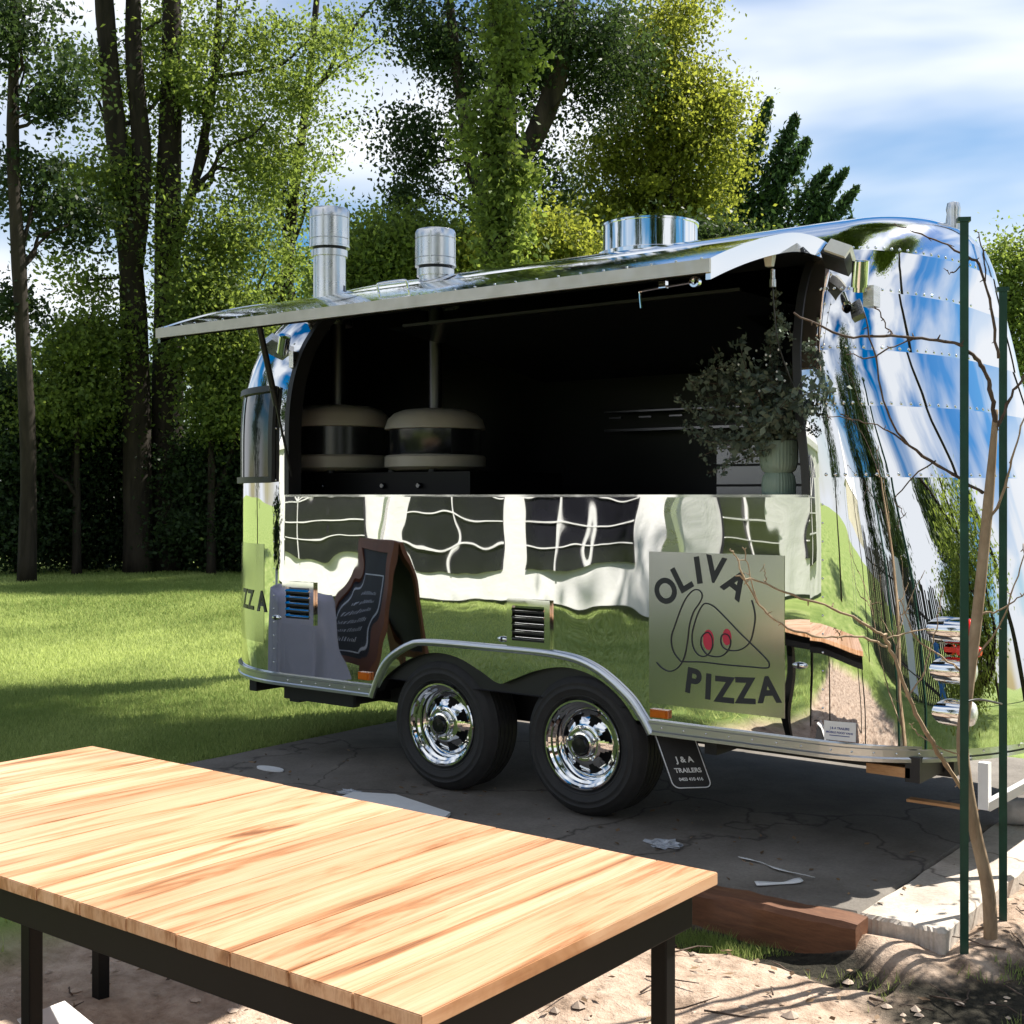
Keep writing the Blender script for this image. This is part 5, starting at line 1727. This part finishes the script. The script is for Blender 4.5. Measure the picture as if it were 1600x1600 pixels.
tree('woodland_tree', 'dark forked tree rising behind the trailer roof', G(778, 24), [
    [(G(778, 24), R_(24, 60)), (at(780, 560, 24), R_(24, 56)), (at(784, 330, 24), R_(24, 44)), (at(792, 200, 24), R_(24, 32)), (at(786, 60, 24), R_(24, 28)), (at(800, -200, 24), R_(24, 14))],
    [(at(780, 380, 24), R_(24, 26)), (at(740, 270, 24), R_(24, 22)), (at(722, 160, 24), R_(24, 20)), (at(704, 20, 24), R_(24, 14)), (at(690, -150, 24), R_(24, 8))],
    [(at(786, 300, 24), R_(24, 30)), (at(850, 180, 24), R_(24, 34)), (at(880, 60, 24), R_(24, 36)), (at(890, -120, 24), R_(24, 18))]],
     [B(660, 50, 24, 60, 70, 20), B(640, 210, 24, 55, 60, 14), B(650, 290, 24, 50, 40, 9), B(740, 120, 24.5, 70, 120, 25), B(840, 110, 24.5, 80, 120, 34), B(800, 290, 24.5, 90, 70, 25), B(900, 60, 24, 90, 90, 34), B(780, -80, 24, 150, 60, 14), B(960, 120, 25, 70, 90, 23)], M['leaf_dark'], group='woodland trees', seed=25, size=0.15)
tree('golden_tree', 'sunlit yellow-green tree left of the open sky', G(1030, 27), [[(G(1030, 27), R_(27, 44)), (at(1020, 400, 27), R_(27, 34)), (at(1040, 200, 27), R_(27, 20)), (at(1050, 60, 27), R_(27, 10))]],
     [B(1045, 190, 27, 85, 100, 68), B(975, 290, 27, 100, 80, 68), B(1075, 270, 27, 80, 90, 58), B(930, 370, 27, 90, 50, 42), B(1010, 80, 27, 80, 70, 42), B(1090, 160, 27, 55, 60, 22), B(1040, 350, 27, 90, 50, 42), B(1130, 200, 27, 50, 50, 14), B(1060, 20, 27, 45, 50, 16)], M['leaf_gold'], group='woodland trees', seed=26, size=0.15, per=75)


def cypress(name, label, base, spikes, seed):
    rng = np.random.default_rng(seed)
    r = empty(name, base); tag(r, label, 'tree', 'woodland trees')
    bs = Vector(base)
    mb = MB(); P_, T_ = [], []
    for (p, q, w, n) in spikes:
        p, q = p - bs, q - bs
        mb.tube(spline([Vector((0, 0, 0)), Vector((p.x * 0.4, p.y * 0.4, p.z * 0.7)), p, q], 4), list(np.linspace(0.10, 0.012, 13)), 6)
        t = rng.random(n) ** 0.8
        c = np.array(p)[None] * (1 - t[:, None]) + np.array(q)[None] * t[:, None]
        rad = w * (1 - t * 0.88)
        c = c + rng.normal(0, 0.42, (n, 3)) * rad[:, None]
        P_.append(c); T_.append(np.clip(rng.normal(0.5, 0.25, n), 0, 1))
    mb.build('trunk', M['bark'], r, True)
    p, t = np.concatenate(P_), np.concatenate(T_)
    v, f, tn = leaves_np(p, 0.16 * rng.uniform(0.6, 1.3, len(p)), rng, t, 0.4, droop=(0.2, 0.2, 0.9))
    link('crown', np_mesh('crown', v, f, {'tone': tn}), M['leaf_conifer'], r)


ZC = 29.0
cypress('cypress_tree', 'dark cypress with upswept pointed tips against the sky', G(1190, ZC), [
    (at(1150, 330, ZC), at(1202, 155, ZC), 0.62, 1500), (at(1190, 330, ZC), at(1243, 182, ZC), 0.66, 1700), (at(1205, 320, ZC), at(1262, 218, ZC), 0.6, 1300),
    (at(1230, 350, ZC), at(1297, 262, ZC), 0.5, 1000), (at(1250, 360, ZC), at(1322, 266, ZC), 0.5, 1000), (at(1280, 370, ZC), at(1340, 292, ZC), 0.45, 800),
    (at(1130, 380, ZC), at(1165, 235, ZC), 0.85, 2000), (at(1110, 400, ZC), at(1125, 270, ZC), 0.9, 1800), (at(1190, 400, ZC), at(1215, 290, ZC), 1.0, 2200), (at(1260, 410, ZC), at(1285, 320, ZC), 0.8, 1500), (at(1160, 420, ZC), at(1170, 310, ZC), 1.1, 2000), (at(1310, 400, ZC), at(1330, 340, ZC), 0.4, 500)], 31)

shrub_spec = [  # low growth behind the trailer and under the wood
    ('rounded green shrub showing between the two flues', 590, 23.0, [B(590, 400, 23, 60, 55, 40), B(560, 470, 23, 60, 60, 30)], 'leaf', 41),
    ('dense green shrub behind the shorter flue', 680, 23.5, [B(690, 390, 23.5, 70, 50, 44), B(640, 370, 23.5, 50, 40, 24), B(700, 450, 23.5, 80, 50, 30)], 'leaf', 42),
    ('yellowish shrub at the foot of the dark forked tree', 850, 23.0, [B(850, 390, 23, 80, 40, 44), B(770, 410, 23, 70, 40, 30), B(900, 420, 23, 70, 40, 26)], 'leaf_gold', 43),
    ('shaded shrub below the cypress beside the roof vent', 1060, 24.0, [B(1060, 390, 24, 80, 40, 40), B(980, 400, 24, 60, 36, 24), B(1130, 400, 24, 70, 30, 24)], 'leaf_dark', 44),
    ('bright leafy shrub beside the trailer front end', 330, 24.0, [B(330, 520, 24, 70, 70, 60), B(350, 620, 24, 60, 60, 44), B(310, 440, 24, 50, 40, 20), B(400, 560, 24, 60, 90, 50)], 'leaf', 45),
    ('yellow-green shrub between the slim and the thick trunks', 120, 24.0, [B(120, 560, 24, 70, 60, 50), B(100, 640, 24, 70, 50, 40), B(160, 520, 24, 40, 50, 16)], 'leaf', 46),
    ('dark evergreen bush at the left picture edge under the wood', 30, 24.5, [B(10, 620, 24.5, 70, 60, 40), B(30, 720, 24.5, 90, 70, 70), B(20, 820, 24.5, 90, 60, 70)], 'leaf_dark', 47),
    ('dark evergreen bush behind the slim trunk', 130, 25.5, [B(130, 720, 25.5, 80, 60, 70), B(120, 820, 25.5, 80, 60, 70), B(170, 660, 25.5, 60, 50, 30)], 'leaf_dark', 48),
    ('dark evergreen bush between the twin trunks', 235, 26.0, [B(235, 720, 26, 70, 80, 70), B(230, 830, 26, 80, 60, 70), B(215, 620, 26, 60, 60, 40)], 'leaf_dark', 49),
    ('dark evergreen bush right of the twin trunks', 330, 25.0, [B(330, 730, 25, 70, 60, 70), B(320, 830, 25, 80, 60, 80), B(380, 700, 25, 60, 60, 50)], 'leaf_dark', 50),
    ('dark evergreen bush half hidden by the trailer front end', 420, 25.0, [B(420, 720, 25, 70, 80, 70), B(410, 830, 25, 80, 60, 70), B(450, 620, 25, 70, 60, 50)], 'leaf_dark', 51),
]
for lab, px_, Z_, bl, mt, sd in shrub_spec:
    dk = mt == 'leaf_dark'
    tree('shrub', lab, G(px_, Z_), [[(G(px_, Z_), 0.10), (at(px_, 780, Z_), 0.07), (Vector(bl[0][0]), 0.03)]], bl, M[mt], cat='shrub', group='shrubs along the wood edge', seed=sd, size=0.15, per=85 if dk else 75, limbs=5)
far = [('hazy tree far behind the slim trunk', 80, 40, [B(70, 640, 40, 80, 60, 24), B(30, 590, 40, 50, 40, 8)], 61),
       ('hazy tree far behind the twin trunks', 190, 42, [B(190, 640, 42, 70, 70, 24), B(150, 590, 42, 40, 40, 7)], 62),
       ('hazy tree far behind the airy tree', 330, 41, [B(330, 600, 41, 80, 110, 42), B(300, 480, 41, 60, 60, 16), B(400, 560, 41, 60, 100, 26)], 63),
       ('hazy tree far behind the serving hatch tip', 480, 40, [B(480, 560, 40, 60, 120, 36), B(520, 440, 40, 60, 60, 24), B(570, 400, 40, 60, 50, 18)], 64),
       ('hazy tree far behind the dark forked tree', 770, 42, [B(760, 380, 42, 90, 50, 30), B(850, 350, 42, 60, 60, 24)], 65)]
for lab, px_, Z_, bl, sd in far:
    tree('far_tree', lab, G(px_, Z_), [[(G(px_, Z_), 0.22), (at(px_, 640, Z_), 0.16), (Vector(bl[0][0]), 0.05)]], bl, M['leaf'], group='trees far behind', seed=sd, size=0.22, sig=0.6, per=60, limbs=6)
for lab, px_, bl, sd in (('small far tree past the trailer tail, nearer the stakes', 1575, [B(1574, 400, 44, 22, 50, 20), B(1580, 480, 44, 34, 60, 36), B(1575, 590, 44, 50, 70, 40)], 71),
                         ('small far tree past the trailer tail, at the picture edge', 1620, [B(1615, 420, 44, 36, 60, 30), B(1625, 520, 44, 50, 80, 50)], 72)):
    tree('far_tree', lab, G(px_, 44), [[(G(px_, 44), 0.2), (Vector(bl[1][0]), 0.12), (Vector(bl[0][0]), 0.03)]], bl, M['leaf'], group='trees far behind', seed=sd, size=0.20, sig=0.45, per=60, limbs=5)

# trees out of the picture: one shades the lawn, one the soil by the tail, two canopies are added to darken the mirrored lawn, the rest stand in the mirror
def plain_tree(name, label, x, y, h, r, mt, sd, n=120, size=0.22, group='trees around the clearing'):
    b = Vector((x, y, -0.05))
    tree(name, label, b, [[(b, 0.02 * h + 0.05), (b + Vector((0.1, 0, h * 0.5)), 0.013 * h + 0.02), (b + Vector((0, 0.1, h * 0.92)), 0.03)]],
         [((x, y, h * 0.68), (r, r, h * 0.32), n), ((x + r * 0.2, y, h * 0.32), (r * 0.8, r * 0.8, h * 0.2), n // 2)], M[mt], group=group, seed=sd, size=size, sig=0.45, per=60, limbs=10)


tree('shade_tree', 'tall tree beyond the trailer tail that shades the lawn', (1.7, 10.4, -0.05), [[((1.7, 10.4, -0.05), 0.28), ((1.6, 10.3, 6), 0.2), ((1.2, 10.0, 12), 0.1), ((1.0, 10.0, 14.5), 0.03)]],
     [((1.0, 9.0, 13.0), (1.7, 1.2, 1.3), 70), ((-0.9, 9.1, 13.2), (1.5, 1.1, 1.1), 60), ((0.1, 8.3, 12.8), (1.5, 1.0, 1.1), 50), ((-2.2, 8.9, 13.3), (1.0, 0.9, 0.9), 34)], M['leaf'], group='trees around the clearing', seed=81, size=0.22, sig=0.45, per=60)
tree('shrub', 'leafy shrub past the trailer tail that shades the soil', (2.95, 0.75, -0.19), [[((2.95, 0.75, -0.19), 0.03), ((2.93, 0.72, 0.8), 0.022), ((2.95, 0.7, 1.7), 0.01)]],
     [((2.95, 0.75, 1.45), (0.42, 0.6, 0.6), 90), ((2.95, 0.35, 0.9), (0.36, 0.5, 0.5), 60), ((3.0, 0.1, 0.6), (0.3, 0.4, 0.3), 30)], M['leaf'], cat='shrub', seed=82, size=0.06, sig=0.11, per=40, limbs=14)
cano = tree('added_canopy_tree', 'added tree, ivy clad trunk behind the roof, unseen crown shading the mirrored lawn', (-3.82, 4.22, -0.06), [  # crown added high above the view to darken the lawn in the mirror
    [((-3.82, 4.22, -0.06), 0.20), (at(776, 480, 11.6), 0.15), (at(786, 330, 11.6), 0.125), (at(772, 220, 11.6), 0.115), (at(790, 100, 11.6), 0.11), (at(779, -20, 11.6), 0.11), (at(788, -200, 11.6), 0.10), ((-3.3, 4.3, 10.5), 0.09), ((-1.5, 4.2, 12.8), 0.08), ((0.6, 4.0, 13.4), 0.05), ((2.2, 3.6, 13.4), 0.02)]],
     [((2.0, 3.6, 13.2), (1.6, 1.8, 0.9), 60), ((0.0, 4.0, 13.4), (1.8, 2.0, 0.9), 80), ((-2.0, 4.4, 13.6), (1.8, 2.0, 0.9), 80), ((-3.8, 4.2, 13.6), (1.6, 1.9, 0.9), 60), ((0.2, 6.4, 13.4), (1.6, 1.2, 0.8), 44), ((-2.2, 6.6, 13.4), (1.8, 1.2, 0.8), 44), ((2.6, 1.6, 13.0), (1.2, 1.2, 0.8), 30), ((2.2, 6.7, 13.3), (1.0, 1.2, 0.8), 34), ((0.4, 1.6, 13.0), (1.6, 1.2, 0.8), 40)],
     M['leaf'], group='trees around the clearing', seed=83, size=0.30, sig=0.45, per=60, limbs=16)
cb = Vector(cano.location)
foliage('ivy', [(tuple(at(780 + dx_, py_, 11.6 - 0.15) - cb), (0.20, 0.20, 0.28), n_) for dx_, py_, n_ in ((0, 450, 12), (6, 380, 14), (4, 320, 12), (-8, 250, 12), (-4, 180, 9), (10, 110, 8), (0, 40, 9), (-2, -30, 8), (30, 300, 6), (-40, 200, 6), (34, 90, 6))],
        M['leaf'], cano, np.random.default_rng(88), 0.11, 95, 0.065)
tree('added_canopy_tree', 'second added tree beyond the tail, unseen, shading the lawn the tail mirrors', (14.0, 8.5, -0.06), [  # added out of view; its crown darkens the lawn mirrored in the tail
    [((14.0, 8.5, -0.06), 0.40), ((14.0, 8.5, 6), 0.30), ((13.0, 8.0, 10.5), 0.18), ((11.0, 7.3, 12.8), 0.07), ((9.2, 7.0, 13.4), 0.03)]],
     [((9.6, 6.2, 13.2), (1.3, 1.7, 0.9), 60), ((11.2, 7.6, 13.3), (1.6, 1.9, 0.9), 70), ((12.2, 5.6, 13.3), (1.6, 1.6, 0.9), 60), ((10.4, 4.6, 13.2), (1.5, 1.3, 0.8), 50), ((9.4, 8.6, 13.2), (1.1, 1.2, 0.8), 40), ((11.2, 9.8, 13.2), (1.4, 1.2, 0.8), 40)],
     M['leaf'], group='trees around the clearing', seed=84, size=0.30, sig=0.45, per=60, limbs=14)
for i, (x, y, h, r, lab) in enumerate(((9.8, -6.6, 9, 2.2, 'nearer dark tree mirrored in the trailer tail'), (14, -10, 11, 2.8, 'farther dark tree mirrored in the trailer tail'), (12.5, -16, 10, 2.6, 'dark tree mirrored behind the pagoda tent'),
                                      (-19, -16, 12, 3.2, 'dark tree standing left of the mirrored marquee'), (0.5, -19, 11, 3.0, 'dark tree mirrored right of the marquee'), (-24, -4, 12, 3.2, 'dark tree mirrored at the trailer front end'), (17, 1, 7, 2.4, 'low dark tree mirrored at the far tail edge'))):
    plain_tree('clearing_tree', lab, x, y, h, r, 'leaf_dark', 90 + i, 90, 0.26)

# ------------------------------------------------------------------ grass
def grass():
    rng = np.random.default_rng(101)
    N1 = 260000
    Z = np.exp(rng.uniform(math.log(6.2), math.log(27), N1))
    px_ = rng.uniform(-90, 640, N1)
    X = (px_ - 800) / 2000 * Z
    x = CAM.x + Z * FWD.x + X * RGT.x
    y = CAM.y + Z * FWD.y + X * RGT.y
    w = 0.0011 * Z
    h = rng.uniform(0.025, 0.055, N1) * (0.8 + 0.02 * Z)
    N2 = 110000
    x2 = rng.uniform(-9.5, 4.5, N2); y2 = rng.uniform(-9.2, -0.62, N2)
    N3 = 40000
    x3 = rng.uniform(2.2, 8.5, N3); y3 = rng.uniform(-5, 6, N3)
    N4 = 9000                                    # a few tufts in the soil below the sleeper and by the stakes
    x4 = np.concatenate([rng.normal(1.0, 0.35, N4 // 2), rng.normal(2.3, 0.3, N4 // 2)]); y4 = np.concatenate([rng.normal(-0.74, 0.06, N4 // 2), rng.normal(-0.4, 0.4, N4 // 2)])
    x = np.concatenate([x, x2, x3, x4]); y = np.concatenate([y, y2, y3, y4])
    w = np.concatenate([w, np.full(N2, 0.009), np.full(N3, 0.009), np.full(N4, 0.004)])
    h = np.concatenate([h, rng.uniform(0.03, 0.06, N2), rng.uniform(0.03, 0.06, N3), rng.uniform(0.015, 0.05, N4)])
    sm = sand_mask(x, y)
    soil = shade_soil_mask(x, y) * sm
    kind4 = np.zeros(len(x), bool); kind4[-N4:] = True
    ok = ((sm < rng.random(len(x)) * 0.6 + 0.05) & ~kind4) | (kind4 & (soil > 0.5) & (vnoise(x * 6, y * 6, 55) > 0.25))
    ok &= ~((x > -2.43) & (x < 1.86) & (y > -0.66) & (y < 2.66))
    x, y, w, h = x[ok], y[ok], w[ok], h[ok]
    n = len(x)
    z = ground_h(x, y) - 0.004
    g = rng.uniform(0, 2 * math.pi, n)
    lean = rng.uniform(0.1, 0.9, n) * h
    g2 = rng.uniform(0, 2 * math.pi, n)
    v = np.empty((n, 3, 3))
    v[:, 0] = np.stack([x - np.cos(g) * w / 2, y - np.sin(g) * w / 2, z], -1)
    v[:, 1] = np.stack([x + np.cos(g) * w / 2, y + np.sin(g) * w / 2, z], -1)
    v[:, 2] = np.stack([x + np.cos(g2) * lean, y + np.sin(g2) * lean, z + h], -1)
    tone = np.clip(0.45 + 0.36 * vnoise(x * 0.9, y * 0.9, 31) + 0.15 * vnoise(x * 4, y * 4, 32) + rng.normal(0, 0.18, n), 0, 1)
    me = np_mesh('grass', v.reshape(-1, 3), np.arange(n * 3).reshape(n, 3), {'tone': np.repeat(tone, 3)})
    tag(link('grass', me, M['grass']), 'short mown grass of the lawn around the pad', kind='stuff')


grass()

# ------------------------------------------------------------------ litter on the sand
def litter():
    rng = np.random.default_rng(7)
    mb = MB()
    for k in range(520):
        x, y = (rng.uniform(-0.6, 3.0), rng.uniform(-3.6, -0.72)) if k < 360 else (rng.uniform(1.9, 3.0), rng.uniform(-1.6, 1.6))
        z = float(ground_h(np.array([x]), np.array([y]))[0])
        r = rng.uniform(0.005, 0.02) * (1 if rng.random() < 0.9 else 1.6)
        a = rng.uniform(0, 6.28)
        vs = []
        for i in range(6):
            g = a + i * math.pi / 3
            q = r * rng.uniform(0.7, 1.3)
            vs.append((x + q * math.cos(g), y + q * math.sin(g), z + r * 0.15))
        vs.append((x, y, z + r * rng.uniform(0.5, 0.9)))
        mb.add(vs, [(i, (i + 1) % 6, 6) for i in range(6)])
    o = mb.build('pebbles', simple('pebble', (0.42, 0.33, 0.26), 0.85, 0, 0.5, 3), None, False)
    tag(o, 'small stones and clods scattered on the sandy soil', kind='stuff')
    mb = MB()
    for k in range(240):
        x, y = (rng.uniform(-0.4, 3.0), rng.uniform(-3.4, -0.72)) if k < 120 else (rng.uniform(1.92, 2.9), rng.uniform(-1.6, 1.4))
        z = float(ground_h(np.array([x]), np.array([y]))[0]) + 0.008
        a = rng.uniform(0, 6.28); L_ = rng.uniform(0.04, 0.22)
        p = Vector((x, y, z)); q = p + Vector((math.cos(a) * L_, math.sin(a) * L_, rng.uniform(0, 0.03)))
        mb.tube(wander(p, q, 3, 0.006, rng), [0.0035, 0.003, 0.0025, 0.0015], 5)
    o = mb.build('dry_twigs', M['twig'], None, True)
    tag(o, 'dry twigs strewn over the soil near the stakes', kind='stuff')
    n = 900
    c = np.stack([rng.uniform(-0.5, 3.0, n), rng.uniform(-3.5, 0.3, n), np.zeros(n)], -1)
    c = c[(c[:, 1] < -0.73) | (c[:, 0] > 1.92)]
    c[:, 2] = ground_h(c[:, 0], c[:, 1]) + 0.012
    n2 = 130                                     # blown on to the pad
    c2 = np.stack([rng.uniform(-2.3, 1.8, n2), rng.uniform(-0.47, 0.5, n2), np.full(n2, -0.030)], -1)
    c = np.concatenate([c, c2])
    v, f, tn = leaves_np(c, rng.uniform(0.02, 0.05, len(c)), rng, rng.random(len(c)), 0.5, droop=(0, 0, 0))
    v = v.reshape(-1, 4, 3); v[:, :, 2] = c[:, None, 2] + (v[:, :, 2] - c[:, None, 2]) * 0.3
    o = link('dead_leaves', np_mesh('dead_leaves', v.reshape(-1, 3), f, {'tone': tn}), leaf_mat('dead_leaf', (0.08, 0.05, 0.03), (0.30, 0.20, 0.12), (0.2, 0.12, 0.05), 0.15))
    tag(o, 'dead leaves lying over the sandy soil', kind='stuff')


litter()
